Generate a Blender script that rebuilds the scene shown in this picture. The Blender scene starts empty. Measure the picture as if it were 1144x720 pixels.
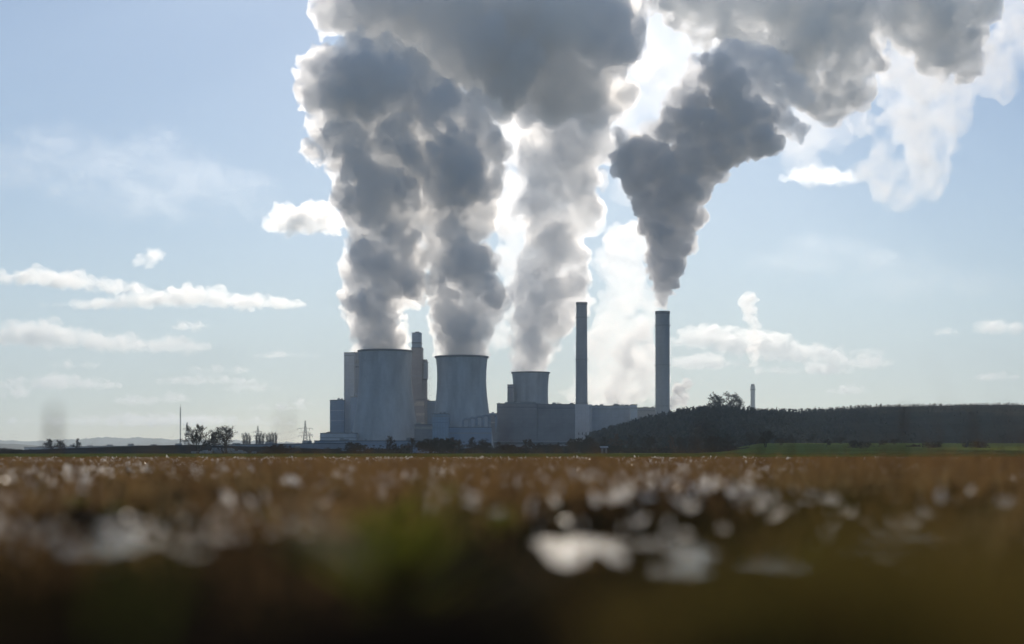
import bpy, bmesh, math, random
import numpy as np
import openvdb as vdb
from mathutils import Vector, Matrix, Quaternion

R = math.radians
PI = math.pi
S = bpy.context.scene
C = S.collection

# ------------------------------------------------------------------ camera, sky, sun, exposure
F = 1589.0            # focal length in pixels of a 1144 px wide frame (50 mm)
HX, HY = 572.0, 506.0  # centre column, true horizon row
EYE = 0.20            # the camera lies almost on the field
cam_d = bpy.data.cameras.new('camera')
cam = bpy.data.objects.new('camera', cam_d)
C.objects.link(cam)
cam.location = (0, 0, EYE)
cam.rotation_euler = (R(90), 0, 0)
cam_d.lens = 50
cam_d.sensor_width = 36
cam_d.shift_y = (HY - 360) / 1144.0
cam_d.clip_start = 0.05
cam_d.clip_end = 90000
cam_d.dof.use_dof = True
cam_d.dof.focus_distance = 95
cam_d.dof.aperture_fstop = 1.0
S.camera = cam

SUN_PX = (622, -125)
SUN_EL = math.atan((HY - SUN_PX[1]) / F)
SUN_AZ = math.atan((SUN_PX[0] - HX) / F)     # clockwise from +Y
world = bpy.data.worlds.new('World')
S.world = world
world.use_nodes = True
wn = world.node_tree
for n in list(wn.nodes):
    wn.nodes.remove(n)
wo = wn.nodes.new('ShaderNodeOutputWorld')
wb = wn.nodes.new('ShaderNodeBackground')
ws = wn.nodes.new('ShaderNodeTexSky')
ws.sky_type = 'NISHITA'
ws.sun_disc = False
ws.sun_elevation = SUN_EL
ws.sun_rotation = SUN_AZ
ws.altitude = 100
ws.air_density = 1.0
ws.dust_density = 0.4
ws.ozone_density = 3.0
wb.inputs['Strength'].default_value = 0.082
wt = wn.nodes.new('ShaderNodeMix'); wt.data_type = 'RGBA'; wt.blend_type = 'MULTIPLY'; wt.inputs[0].default_value = 1
wt.inputs[7].default_value = (.85, .965, 1.10, 1)      # cool daylight balance
wn.links.new(ws.outputs[0], wt.inputs[6]); wn.links.new(wt.outputs[2], wb.inputs[0])
wn.links.new(wb.outputs[0], wo.inputs[0])

sun_d = bpy.data.lights.new('sun', 'SUN')
sun_d.energy = 4.2
sun_d.angle = R(0.5)
sun_d.color = (1.0, 0.885, 0.75)
sun = bpy.data.objects.new('sun', sun_d)
C.objects.link(sun)
sd = Vector((math.sin(SUN_AZ) * math.cos(SUN_EL), math.cos(SUN_AZ) * math.cos(SUN_EL), math.sin(SUN_EL)))
sun.rotation_euler = sd.to_track_quat('Z', 'Y').to_euler()
sun.location = (0, 0, 900)

S.view_settings.view_transform = 'Standard'
S.view_settings.look = 'None'
S.view_settings.gamma = 1
S.view_settings.exposure = -0.10
S.view_settings.use_curve_mapping = False
S.render.engine = 'CYCLES'
cy = S.cycles
cy.use_denoising = True
cy.denoiser = 'OPENIMAGEDENOISE'
cy.denoising_input_passes = 'RGB_ALBEDO_NORMAL'
cy.use_adaptive_sampling = True
cy.adaptive_threshold = 0.035
cy.max_bounces = 20
cy.diffuse_bounces = 3
cy.glossy_bounces = 3
cy.transmission_bounces = 4
cy.volume_bounces = 12
cy.transparent_max_bounces = 128
cy.sample_clamp_indirect = 6
cy.caustics_reflective = False
cy.caustics_refractive = False
cy.volume_step_rate = 1
cy.volume_max_steps = 64


def W(px, py, d):
    """A point d metres away that the photograph shows at pixel (px, py)."""
    return Vector(((px - HX) * d / F, d, EYE + (HY - py) * d / F))


# ------------------------------------------------------------------ tagging, meshes, noise
def tag(o, label=None, cat=None, group=None, kind=None):
    if label: o['label'] = label
    if cat: o['category'] = cat
    if group: o['group'] = group
    if kind: o['kind'] = kind
    return o


def empty(name, loc=(0, 0, 0), label=None, cat=None, group=None, rz=0.0):
    o = bpy.data.objects.new(name, None)
    C.objects.link(o)
    o.location = loc
    o.rotation_euler = (0, 0, rz)
    return tag(o, label, cat, group)


def mesh_np(name, verts, faces, mat, parent=None, smooth=False):
    """verts (n,3); faces: list of index arrays, each (m,3) or (m,4)."""
    me = bpy.data.meshes.new(name)
    verts = np.asarray(verts, np.float32)
    fl = [np.asarray(f, np.int32) for f in (faces if isinstance(faces, list) else [faces]) if len(f)]
    loops = np.concatenate([f.ravel() for f in fl])
    tot = np.concatenate([np.full(len(f), f.shape[1], np.int32) for f in fl])
    start = np.concatenate([[0], np.cumsum(tot)[:-1]]).astype(np.int32)
    me.vertices.add(len(verts)); me.vertices.foreach_set('co', verts.ravel())
    me.loops.add(len(loops)); me.loops.foreach_set('vertex_index', loops)
    me.polygons.add(len(tot)); me.polygons.foreach_set('loop_start', start)
    me.polygons.foreach_set('loop_total', tot)
    if smooth:
        me.polygons.foreach_set('use_smooth', np.ones(len(tot), bool))
    me.update(calc_edges=True)
    me.validate()
    o = bpy.data.objects.new(name, me)
    C.objects.link(o)
    if mat: me.materials.append(mat)
    if parent: o.parent = parent
    return o


class MB:
    """Collects boxes, tubes and lathes; build() links them as one mesh object."""
    def __init__(s): s.v = []; s.f = []
    def add(s, vs, fs):
        k = len(s.v); s.v += [tuple(v) for v in vs]; s.f += [tuple(i + k for i in f) for f in fs]
    def box(s, x0, x1, y0, y1, z0, z1):
        s.add([(x0, y0, z0), (x1, y0, z0), (x1, y1, z0), (x0, y1, z0), (x0, y0, z1), (x1, y0, z1), (x1, y1, z1), (x0, y1, z1)],
              [(0, 3, 2, 1), (4, 5, 6, 7), (0, 1, 5, 4), (1, 2, 6, 5), (2, 3, 7, 6), (3, 0, 4, 7)])
    def tube(s, a, b, r0, r1=None, n=6, cap=True):
        a = Vector(a); b = Vector(b); r1 = r0 if r1 is None else r1
        d = (b - a).normalized()
        u = d.orthogonal().normalized(); w = d.cross(u)
        vs = [a + (u * math.cos(2 * PI * i / n) + w * math.sin(2 * PI * i / n)) * r0 for i in range(n)]
        vs += [b + (u * math.cos(2 * PI * i / n) + w * math.sin(2 * PI * i / n)) * r1 for i in range(n)]
        fs = [(i, (i + 1) % n, n + (i + 1) % n, n + i) for i in range(n)]
        if cap: fs += [tuple(range(n - 1, -1, -1)), tuple(range(n, 2 * n))]
        s.add(vs, fs)
    def lathe(s, prof, n=48, c=(0, 0)):
        vs = []; fs = []
        for (r, z) in prof:
            vs += [(c[0] + r * math.cos(2 * PI * i / n), c[1] + r * math.sin(2 * PI * i / n), z) for i in range(n)]
        for j in range(len(prof) - 1):
            for i in range(n):
                a = j * n + i; b = j * n + (i + 1) % n
                fs.append((a, b, b + n, a + n))
        s.add(vs, fs)
    def build(s, name, mat, parent=None, smooth=False):
        me = bpy.data.meshes.new(name)
        me.from_pydata(s.v, [], s.f)
        if smooth:
            for p in me.polygons: p.use_smooth = True
        me.update()
        o = bpy.data.objects.new(name, me); C.objects.link(o)
        if mat: me.materials.append(mat)
        if parent: o.parent = parent
        return o


_lat = np.random.default_rng(5).random((64, 64, 64), np.float32) * 2 - 1
def vnoise(p):
    i = np.floor(p).astype(np.int32); f = (p - i).astype(np.float32)
    f = f * f * (3 - 2 * f)
    i &= 63; j = (i + 1) & 63
    x0, y0, z0 = i[..., 0], i[..., 1], i[..., 2]; x1, y1, z1 = j[..., 0], j[..., 1], j[..., 2]
    fx, fy, fz = f[..., 0], f[..., 1], f[..., 2]
    L = _lat
    a = L[x0, y0, z0] * (1 - fx) + L[x1, y0, z0] * fx
    b = L[x0, y1, z0] * (1 - fx) + L[x1, y1, z0] * fx
    c = L[x0, y0, z1] * (1 - fx) + L[x1, y0, z1] * fx
    d = L[x0, y1, z1] * (1 - fx) + L[x1, y1, z1] * fx
    return (a * (1 - fy) + b * fy) * (1 - fz) + (c * (1 - fy) + d * fy) * fz
def fbm(p, oct=4, gain=0.5):
    s = 0; a = 1.0
    for k in range(oct):
        s = s + a * vnoise(p + 17.3 * k); p = p * 2.03; a *= gain
    return s


# ------------------------------------------------------------------ materials
def nodes(m):
    m.use_nodes = True
    t = m.node_tree
    for n in list(t.nodes): t.nodes.remove(n)
    return t, t.nodes.new('ShaderNodeOutputMaterial')


def vapour(name, density, g=0.6, col=(1, 1, 1), absorb=None, hetero=None):
    m = bpy.data.materials.new(name)
    t, out = nodes(m)
    v = t.nodes.new('ShaderNodeVolumePrincipled')
    v.inputs['Color'].default_value = (*col, 1)
    v.inputs['Density'].default_value = density
    v.inputs['Anisotropy'].default_value = g
    if absorb: v.inputs['Absorption Color'].default_value = (*absorb, 1)
    rgb = t.nodes.new('ShaderNodeRGB'); rgb.outputs[0].default_value = (1, 1, 1, 1)
    tr = t.nodes.new('ShaderNodeBsdfTransparent')
    t.links.new(rgb.outputs[0], tr.inputs[0])
    t.links.new(tr.outputs[0], out.inputs['Surface'])
    t.links.new(v.outputs[0], out.inputs['Volume'])
    if hetero:      # torn, fibrous vapour: (noise scale, low, high, step rate)
        tc = t.nodes.new('ShaderNodeTexCoord'); mp = t.nodes.new('ShaderNodeMapping'); mp.inputs['Scale'].default_value = hetero[4] if len(hetero) > 4 else (1, 1, 1)
        nz = t.nodes.new('ShaderNodeTexNoise'); nz.inputs['Scale'].default_value = hetero[0]; nz.inputs['Detail'].default_value = 5; nz.inputs['Roughness'].default_value = .64; nz.inputs['Distortion'].default_value = .6
        mr = t.nodes.new('ShaderNodeMapRange'); mr.inputs['From Min'].default_value = hetero[1]; mr.inputs['From Max'].default_value = hetero[2]; mr.inputs['To Max'].default_value = density
        t.links.new(tc.outputs['Object'], mp.inputs[0]); t.links.new(mp.outputs[0], nz.inputs['Vector']); t.links.new(nz.outputs[0], mr.inputs['Value']); t.links.new(mr.outputs[0], v.inputs['Density'])
        m.cycles.volume_step_rate = hetero[3]
    else:
        m.cycles.homogeneous_volume = True
    return m


# ------------------------------------------------------------------ vapour bodies
HAZE = 1.4e-4

def billows(name, blobs, vox, seed, mat, kids=((9, .34, .52), (7, .3, .5)), amp=0.0, scale=20.0, oct=4, squash=1.0,
            label=None, cat='steam plume', clip=None, depth=1.0, group=None, jit=0.0):
    """blobs: (px, py, radius in px, distance). A cauliflower isosurface round them."""
    rng = np.random.default_rng(seed)
    L = []
    for (px, py, r, d) in blobs:
        d = d + float(rng.normal(0, jit)) * (1 if py < 370 else .1); p = W(px, py, d); L.append((p.x, p.y, p.z, r * d / F))
    allS = list(L); cur = list(L)
    for (n, a, b) in kids:
        nxt = []
        for (x, y, z, r) in cur:
            k = max(3, int(n))
            off = rng.random() * 6.28
            for i in range(k):
                zz = 1 - 2 * (i + rng.random()) / k
                ph = off + i * 2.399 + rng.normal() * .4
                q = math.sqrt(max(0, 1 - zz * zz))
                rr = r * rng.uniform(a, b)
                dd = r * rng.uniform(.72, .95)
                nxt.append((x + dd * q * math.cos(ph), y + dd * q * math.sin(ph), z + dd * zz, rr))
        allS += nxt; cur = nxt
    A = np.array(allS, np.float64)
    if depth != 1.0:
        cyv = A[:, 1].mean(); A[:, 1] = cyv + (A[:, 1] - cyv) * depth
    pad = vox * 3 + amp * 1.2
    lo = (A[:, :3] - A[:, 3:4] * max(1, depth)).min(0) - pad
    hi = (A[:, :3] + A[:, 3:4] * max(1, depth)).max(0) + pad
    n = np.ceil((hi - lo) / vox).astype(int) + 1
    sdf = np.full(n, 1e3, np.float32)
    ax = [lo[k] + np.arange(n[k]) * vox for k in range(3)]
    for (x, y, z, r) in A:
        m = amp * 1.6 + vox * 2
        e = (r + m, (r + m) * depth, r + m)
        i0 = [max(0, int((c - ee - lo[k]) / vox)) for k, (c, ee) in enumerate(zip((x, y, z), e))]
        i1 = [min(n[k], int((c + ee - lo[k]) / vox) + 2) for k, (c, ee) in enumerate(zip((x, y, z), e))]
        X = (ax[0][i0[0]:i1[0]] - x)[:, None, None]; Y = (ax[1][i0[1]:i1[1]] - y)[None, :, None] / depth
        Z = (ax[2][i0[2]:i1[2]] - z)[None, None, :] / squash
        d = np.sqrt(X * X + Y * Y + Z * Z) - r
        blk = sdf[i0[0]:i1[0], i0[1]:i1[1], i0[2]:i1[2]]
        np.minimum(blk, d, out=blk)
    if amp > 0:
        ii = np.argwhere(np.abs(sdf) < amp * 1.6 + vox)
        P = (lo + ii * vox) / scale
        sdf[ii[:, 0], ii[:, 1], ii[:, 2]] += (fbm(P + seed * 3.1, oct, .55) * amp).astype(np.float32)
    if clip is not None:      # nothing below this height: the plume leaves the tower mouth there
        zc = np.searchsorted(ax[2], clip)
        if zc > 0: sdf[:, :, :zc] = 1e3
    sdf[0] = sdf[-1] = 1e3; sdf[:, 0] = sdf[:, -1] = 1e3; sdf[:, :, 0] = sdf[:, :, -1] = 1e3
    np.clip(sdf, -4 * vox, 4 * vox, out=sdf)
    g = vdb.FloatGrid(4 * vox)
    g.copyFromArray(sdf)
    pts, tris, quads = g.convertToPolygons(0.0, 0.0)
    pts = lo + np.asarray(pts) * vox
    quads = np.asarray(quads); tris = np.asarray(tris)
    q = quads[:, :3]; a, b, c = pts[q[:, 0]], pts[q[:, 1]], pts[q[:, 2]]
    # keep the one connected body, drop loose crumbs
    qa = np.concatenate([quads[:, [0, 1]], quads[:, [1, 2]], quads[:, [2, 3]]]); par = np.arange(len(pts))
    if len(tris): qa = np.concatenate([qa, tris[:, [0, 1]], tris[:, [1, 2]]])
    qa = qa.astype(np.int64)
    while True:
        pa, pb = par[qa[:, 0]], par[qa[:, 1]]; lo2, hi2 = np.minimum(pa, pb), np.maximum(pa, pb); mm = lo2 != hi2
        if not mm.any(): break
        np.minimum.at(par, hi2[mm], lo2[mm])
        while True:
            pp = par[par]
            if (pp == par).all(): break
            par = pp
    big = np.bincount(par).argmax(); ok = par == big
    quads = quads[ok[quads[:, 0].astype(np.int64)]]
    if len(tris): tris = tris[ok[tris[:, 0].astype(np.int64)]]
    new = np.cumsum(ok) - 1; pts = pts[ok]; quads = new[quads.astype(np.int64)]; tris = new[tris.astype(np.int64)] if len(tris) else tris
    cen = pts.mean(0)
    if np.einsum('ij,ij->i', a - cen, np.cross(b - cen, c - cen)).sum() < 0:
        quads = quads[:, ::-1]; tris = tris[:, ::-1] if len(tris) else tris
    o = mesh_np(name, pts, [quads] + ([tris] if len(tris) else []), mat, smooth=False)
    tag(o, label, cat, group)
    print(name, 'verts', len(pts), 'grid', n)
    return o

# ------------------------------------------------------------------ solid materials
def surf(name, col, rough=.8, var=.15, scale=.3, col2=None, bump=0.0, bscale=5.0, spec=.3, metallic=0, stretch=(1, 1, 1), transl=None, panel=None):
    m = bpy.data.materials.new(name)
    t, out = nodes(m)
    b = t.nodes.new('ShaderNodeBsdfPrincipled')
    b.inputs['Roughness'].default_value = rough
    b.inputs['Specular IOR Level'].default_value = spec
    b.inputs['Metallic'].default_value = metallic
    tc = t.nodes.new('ShaderNodeTexCoord'); mp = t.nodes.new('ShaderNodeMapping'); mp.inputs['Scale'].default_value = stretch
    t.links.new(tc.outputs['Object'], mp.inputs[0])
    nz = t.nodes.new('ShaderNodeTexNoise'); nz.inputs['Scale'].default_value = scale; nz.inputs['Detail'].default_value = 6
    nz.inputs['Roughness'].default_value = .6
    t.links.new(mp.outputs[0], nz.inputs['Vector'])
    mx = t.nodes.new('ShaderNodeMix'); mx.data_type = 'RGBA'
    c2 = col2 or tuple(c * (1 - 2 * var) for c in col)
    mx.inputs[6].default_value = (*c2, 1); mx.inputs[7].default_value = (*col, 1)
    rp = t.nodes.new('ShaderNodeValToRGB'); rp.color_ramp.elements[0].position = .35; rp.color_ramp.elements[1].position = .65
    t.links.new(nz.outputs[0], rp.inputs[0]); t.links.new(rp.outputs[0], mx.inputs[0])
    last = mx.outputs[2]
    if panel:
        br = t.nodes.new('ShaderNodeTexBrick')
        br.inputs['Scale'].default_value = 1.0; br.inputs['Brick Width'].default_value = panel[0]; br.inputs['Row Height'].default_value = panel[1]
        br.inputs['Mortar Size'].default_value = panel[2]; br.offset = 0
        br.inputs['Color1'].default_value = (1, 1, 1, 1); br.inputs['Color2'].default_value = (panel[3],) * 3 + (1,); br.inputs['Mortar'].default_value = (panel[4],) * 3 + (1,)
        cx = t.nodes.new('ShaderNodeSeparateXYZ'); cb = t.nodes.new('ShaderNodeCombineXYZ')
        ad = t.nodes.new('ShaderNodeMath'); ad.operation = 'ADD'
        t.links.new(tc.outputs['Object'], cx.inputs[0]); t.links.new(cx.outputs[0], ad.inputs[0]); t.links.new(cx.outputs[1], ad.inputs[1])
        t.links.new(ad.outputs[0], cb.inputs[0]); t.links.new(cx.outputs[2], cb.inputs[1]); t.links.new(cb.outputs[0], br.inputs['Vector'])
        ml = t.nodes.new('ShaderNodeMix'); ml.data_type = 'RGBA'; ml.blend_type = 'MULTIPLY'; ml.inputs[0].default_value = 1
        t.links.new(last, ml.inputs[6]); t.links.new(br.outputs[0], ml.inputs[7]); last = ml.outputs[2]
    t.links.new(last, b.inputs['Base Color'])
    if bump:
        n2 = t.nodes.new('ShaderNodeTexNoise'); n2.inputs['Scale'].default_value = bscale; n2.inputs['Detail'].default_value = 5
        t.links.new(tc.outputs['Object'], n2.inputs['Vector'])
        bp = t.nodes.new('ShaderNodeBump'); bp.inputs['Strength'].default_value = bump
        t.links.new(n2.outputs[0], bp.inputs['Height']); t.links.new(bp.outputs[0], b.inputs['Normal'])
    sh = b.outputs[0]
    if transl:
        tl = t.nodes.new('ShaderNodeBsdfTranslucent'); t.links.new(last, tl.inputs[0])
        ms = t.nodes.new('ShaderNodeMixShader'); ms.inputs[0].default_value = transl
        t.links.new(sh, ms.inputs[1]); t.links.new(tl.outputs[0], ms.inputs[2]); sh = ms.outputs[0]
    t.links.new(sh, out.inputs['Surface'])
    return m


CONC = surf('tower_concrete', (.60, .60, .60), .9, .16, .07, stretch=(1, 1, .25), bump=.2, bscale=.3, panel=(3.2, 1.5, .08, .93, .82))
CONC_D = surf('stained_concrete', (.50, .51, .53), .9, .22, .06, stretch=(1, 1, .2), panel=(3.2, 3.0, .1, .93, .85))
RIM = surf('rim_concrete', (.2, .2, .21), .9)
STACK = surf('chimney_concrete', (.40, .41, .43), .9, .12, .08, stretch=(1, 1, .15), panel=(2.5, 5.0, .12, .92, .8))
CLAD_B = surf('blue_cladding', (.26, .35, .48), .6, .1, .05, panel=(6, 3.2, .12, .9, .7))
CLAD_L = surf('pale_cladding', (.60, .62, .65), .6, .08, .05, panel=(5, 4, .12, .93, .8))
CLAD_P = surf('brown_pink_cladding', (.32, .29, .30), .7, .1, .05, panel=(5, 3, .12, .9, .75))
CLAD_G = surf('grey_cladding', (.34, .38, .45), .7, .1, .05, panel=(8, 4, .15, .88, .75))
CLAD_N = surf('brown_brick', (.27, .26, .28), .8, .12, .05, panel=(7, 5, .15, .88, .75))
BEIGE = surf('beige_panel', (.50, .45, .40), .7)
GLAZ = surf('dark_glazing', (.04, .05, .06), .25, spec=.6)
METAL = surf('galvanised_steel', (.35, .36, .37), .5, metallic=.4)
DARKM = surf('dark_steel', (.07, .07, .08), .6, metallic=.3)
ROOF = surf('roof_felt', (.12, .12, .12), .9)
BARK = surf('bark', (.055, .045, .038), .95, .2, 2.0)
TWIG = surf('twigs', (.055, .042, .032), .95, .2, 2.0)
TWIG_R = surf('reddish_twigs', (.14, .085, .055), .95, .2, 2.0)
HILLM = surf('hill_scrub_ground', (.070, .062, .046), 1, .3, .012, col2=(.034, .034, .026), bump=.6, bscale=.3, spec=0)
SCRUB = surf('scrub', (.050, .048, .034), .95, .3, .1)
MEADOW = surf('meadow_grass', (.20, .23, .055), 1, .2, .05, col2=(.14, .17, .04), spec=0)
CROP = surf('winter_crop', (.10, .12, .03), 1, .2, .5, col2=(.06, .07, .02), spec=0)
BERM = surf('spoil_heap', (.035, .035, .036), 1, .25, .06, spec=0)
FARH = surf('far_woodland', (.06, .07, .06), .95, .2, .01)
TRACK = surf('gravel_track', (.45, .43, .40), .9)


# ------------------------------------------------------------------ ground
def spaced(a, b, first, ratio):
    v = [0.0]; s = first
    while v[-1] < b: v.append(v[-1] + s); s *= ratio
    return np.array(v)


def swale(Y):
    a = np.clip((Y - 3) / 30, 0, 1); b = np.clip((Y - 66) / 60, 0, 1)
    return -.12 * a * a * (3 - 2 * a) * (1 - b * b * (3 - 2 * b))


# clusters of small hollows that hold melt water
HOLLOWS = []; PUD = []
_r = random.Random(9)
for (px, d, rx, ry) in ((120, 3.6, .09, .5), (160, 3.0, .08, .4), (185, 3.3, .06, .35), (25, 2.7, .06, .3)):
    HOLLOWS.append(((px - HX) * d / F, d, rx, ry))
for (pa, pb, da, db, n_) in ((85, 200, 2.5, 5.5, 18), (600, 770, 2.3, 3.6, 24), (-10, 55, 2.2, 4.5, 6), (380, 470, 4.5, 7, 4), (820, 1010, 3.6, 6, 5), (250, 340, 5, 8, 4)):
    PUD.append(((pa + pb) / 2, (da + db) / 2, (pb - pa) / 2 * (da + db) / 2 / F + .12, (db - da) / 2 + .4))
    for i in range(n_):
        d = _r.uniform(da, db); HOLLOWS.append(((_r.uniform(pa, pb) - HX) * d / F, d, _r.uniform(.012, .036) * d / 2.4, _r.uniform(.08, .28)))


def near_height(X, Y):
    """Clods, ridges and the low bank of soil the camera lies behind."""
    P = np.stack([X / .55, Y / .8, np.zeros_like(X)], -1)
    fade = np.clip(1 - (Y - 8) / 30, .25, 1)
    h = .022 + .034 * fbm(P + 4, 4, .5) * fade + .014 * fbm(P * 5 + 9, 3, .6) * np.clip(1 - Y / 9, 0, 1)
    cx = X / np.maximum(Y, .3) * F + HX
    # two broad hollows that hold water
    for (x, d, rx, ry) in HOLLOWS:
        h = h - .062 * np.exp(-((X - x) / rx) ** 2 - ((Y - d) / ry) ** 2)
    crest = .134 + .022 * vnoise(np.stack([X / .12, Y * 0 + 3, Y * 0], -1)) - .035 * np.exp(-((cx - 690) / 90) ** 2) - .03 * np.exp(-((cx - 10) / 70) ** 2) - .010 * np.exp(-((cx - 160) / 60) ** 2)
    h = h * np.clip((Y - .5) / 1.0, 0, 1) + crest * np.exp(-((Y - .62) / .30) ** 2)
    return h * np.clip((np.abs(Y)) / .3, 0, 1) * np.clip((66 - Y) / 8, 0, 1) + swale(Y)


ys = spaced(0, 200, .02, 1.0125); ys = np.concatenate([[-3000, -300, -40, -5, -1], ys, ys[-1] + spaced(0, 60000, 12, 1.25)[1:]])
xs = spaced(0, 120, .02, 1.016); xs = np.concatenate([xs, xs[-1] + spaced(0, 60000, 10, 1.3)[1:]]); xs = np.concatenate([-xs[:0:-1], xs])
GX, GY = np.meshgrid(xs, ys)
GZ = near_height(GX, GY)
GZ = np.where(GY < 0, 0, GZ) - .0 * GX
idx = np.arange(GX.size).reshape(GX.shape)
gq = np.stack([idx[:-1, :-1], idx[:-1, 1:], idx[1:, 1:], idx[1:, :-1]], -1).reshape(-1, 4)
SOIL = surf('field_soil', (.030, .021, .012), 1, .3, 6, col2=(.010, .008, .006), bump=.4, bscale=60, spec=0)
tag(mesh_np('ground', np.stack([GX, GY, GZ], -1).reshape(-1, 3), gq, SOIL), kind='structure')

m = bpy.data.materials.new('puddle_water'); t, out = nodes(m)
b = t.nodes.new('ShaderNodeBsdfPrincipled'); b.inputs['Base Color'].default_value = (.05, .045, .04, 1); b.inputs['Roughness'].default_value = .14
b.inputs['Specular IOR Level'].default_value = .18
nz = t.nodes.new('ShaderNodeTexNoise'); nz.inputs['Scale'].default_value = 18; nz.inputs['Detail'].default_value = 3
tc = t.nodes.new('ShaderNodeTexCoord'); t.links.new(tc.outputs['Object'], nz.inputs['Vector'])
bp = t.nodes.new('ShaderNodeBump'); bp.inputs['Strength'].default_value = .12; bp.inputs['Distance'].default_value = .004
t.links.new(nz.outputs[0], bp.inputs['Height']); t.links.new(bp.outputs[0], b.inputs['Normal']); t.links.new(b.outputs[0], out.inputs['Surface'])
WATER = m
for (px, d, rx, ry) in PUD:
    x = (px - HX) * d / F; mb = MB()
    mb.add([(x + sx_ * rx * 1.25, d + sy_ * ry, -.010 + float(swale(np.array(d)))) for sx_, sy_ in ((-1, -1), (1, -1), (1, 1), (-1, 1))], [(0, 1, 2, 3)])
    tag(mb.build('puddle_water', WATER), kind='structure')


def strip(name, rows, mat, kind='structure'):
    """rows: list of polylines [(x,y,z)...] of equal length, near to far."""
    vs = [p for r in rows for p in r]; n = len(rows[0])
    q = [(j * n + i, j * n + i + 1, (j + 1) * n + i + 1, (j + 1) * n + i) for j in range(len(rows) - 1) for i in range(n - 1)]
    return tag(mesh_np(name, vs, np.array(q), mat), kind=kind)


strip('green_field', [[(-500 + 20 * i, yy_ + 1.5 * math.sin(i * .7) * (yy_ < 70), float(swale(np.array(yy_))) + .03) for i in range(51)] for yy_ in (60., 66., 74., 82., 90., 98., 106., 114., 122., 130., 330.)], CROP)
strip('farm_track', [[(10 + 6 * i, yy_ + .25 * math.sin(i), float(swale(np.array(yy_))) + .06) for i in range(40)] for yy_ in (70., 72., 74.)], TRACK)


def interp(tab, x):
    a = np.array(tab, float); return np.interp(x, a[:, 0], a[:, 1])


# the right-hand hill: crest heights given at the column where the photograph shows them
CREST = [(560, 503), (640, 500), (672, 488), (705, 479), (735, 472), (760, 466), (780, 463), (800, 462), (830, 466), (860, 466.5), (900, 462), (960, 456), (1020, 454.5), (1144, 453.5), (1300, 449), (1600, 452), (2100, 480)]
def hill_z(x, y):
    dc = 1080.0
    px = x * F / dc + HX
    py = interp(CREST, px)
    H = (HY - py) * dc / F
    foot = 640.0
    tt = np.clip((y - foot) / (dc - foot), 0, 1); up = tt * tt * (3 - 2 * tt) * .35 + np.sin(tt * PI / 2) * .65
    tb = np.clip((y - dc) / 700, 0, 1); dn = 1 - tb * tb * (3 - 2 * tb)
    return H * up * dn
hx = np.arange(10, 1500, 7.0); hy = np.concatenate([np.arange(620, 1100, 8.0), np.arange(1110, 1800, 25.0)])
HXg, HYg = np.meshgrid(hx, hy)
Hz = hill_z(HXg, HYg); Hz = Hz + np.clip(Hz / 10, 0, 1) * .8 * fbm(np.stack([HXg / 30, HYg / 30, HXg * 0], -1), 4) - .3
idx = np.arange(HXg.size).reshape(HXg.shape)
q = np.stack([idx[:-1, :-1], idx[:-1, 1:], idx[1:, 1:], idx[1:, :-1]], -1).reshape(-1, 4)
tag(mesh_np('hill', np.stack([HXg, HYg, Hz], -1).reshape(-1, 3), q, HILLM, smooth=True), kind='structure')


def meadow_z(x, y):
    px = x * F / np.maximum(y, 1) + HX
    return np.clip((y - 230) / 420, 0, 1) * np.clip((px - 790) / 60, 0, 1) * 4.5
mx_ = np.arange(20, 900, 6.0); my_ = np.arange(225, 664, 12.0)
MX, MY = np.meshgrid(mx_, my_); MZ = meadow_z(MX, MY) + .06 - .3 * (MY > 655)
idx = np.arange(MX.size).reshape(MX.shape)
q = np.stack([idx[:-1, :-1], idx[:-1, 1:], idx[1:, 1:], idx[1:, :-1]], -1).reshape(-1, 4)
tag(mesh_np('meadow', np.stack([MX, MY, MZ], -1).reshape(-1, 3), q, MEADOW, smooth=True), kind='structure')

# dark spoil heap on the left
BC = [(5, 504), (20, 503), (60, 501.5), (100, 500), (150, 498.5), (200, 497), (260, 498.5), (320, 500.5), (360, 503), (400, 504)]
bx = np.linspace((0 - HX) * 560 / F, (400 - HX) * 560 / F, 120); by = np.linspace(470, 700, 24)
BX, BY = np.meshgrid(bx, by)
BZ = (HY - interp(BC, BX * F / 560 + HX)) * 560 / F + EYE
BZ = np.clip(BZ, -.1, 9) * np.interp(BY, [470, 555, 640, 700], [0, 1, 1, 0]) + .12 * fbm(np.stack([BX / 6, BY / 6, BX * 0], -1), 4) - .1
idx = np.arange(BX.size).reshape(BX.shape)
q = np.stack([idx[:-1, :-1], idx[:-1, 1:], idx[1:, 1:], idx[1:, :-1]], -1).reshape(-1, 4)
tag(mesh_np('spoil_hill', np.stack([BX, BY, BZ], -1).reshape(-1, 3), q, BERM), kind='structure')

# far wooded ridges
def ridge(name, tab, d, x0, x1, deep, rough):
    px = np.arange(x0, x1, 1.0)
    X = (px - HX) * d / F
    top = (HY - interp(tab, px)) * d / F + rough * fbm(np.stack([px / 2.6, px * 0, px * 0], -1), 4, .7) + rough * 1.2 * fbm(np.stack([px / 40, px * 0 + 9, px * 0], -1), 3)
    rows = [np.stack([X, X * 0 + d - deep * .5, X * 0 - .5], -1), np.stack([X, X * 0 + d - deep * .2, top * .7], -1), np.stack([X, X * 0 + d, top], -1), np.stack([X, X * 0 + d + deep * .4, top * .8], -1), np.stack([X, X * 0 + d + deep, X * 0 - .5], -1)]
    n = len(px); V = np.concatenate(rows); idx = np.arange(5 * n).reshape(5, n)
    q = np.stack([idx[:-1, :-1], idx[:-1, 1:], idx[1:, 1:], idx[1:, :-1]], -1).reshape(-1, 4)
    return tag(mesh_np(name, V, q, FARH), kind='structure')
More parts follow.
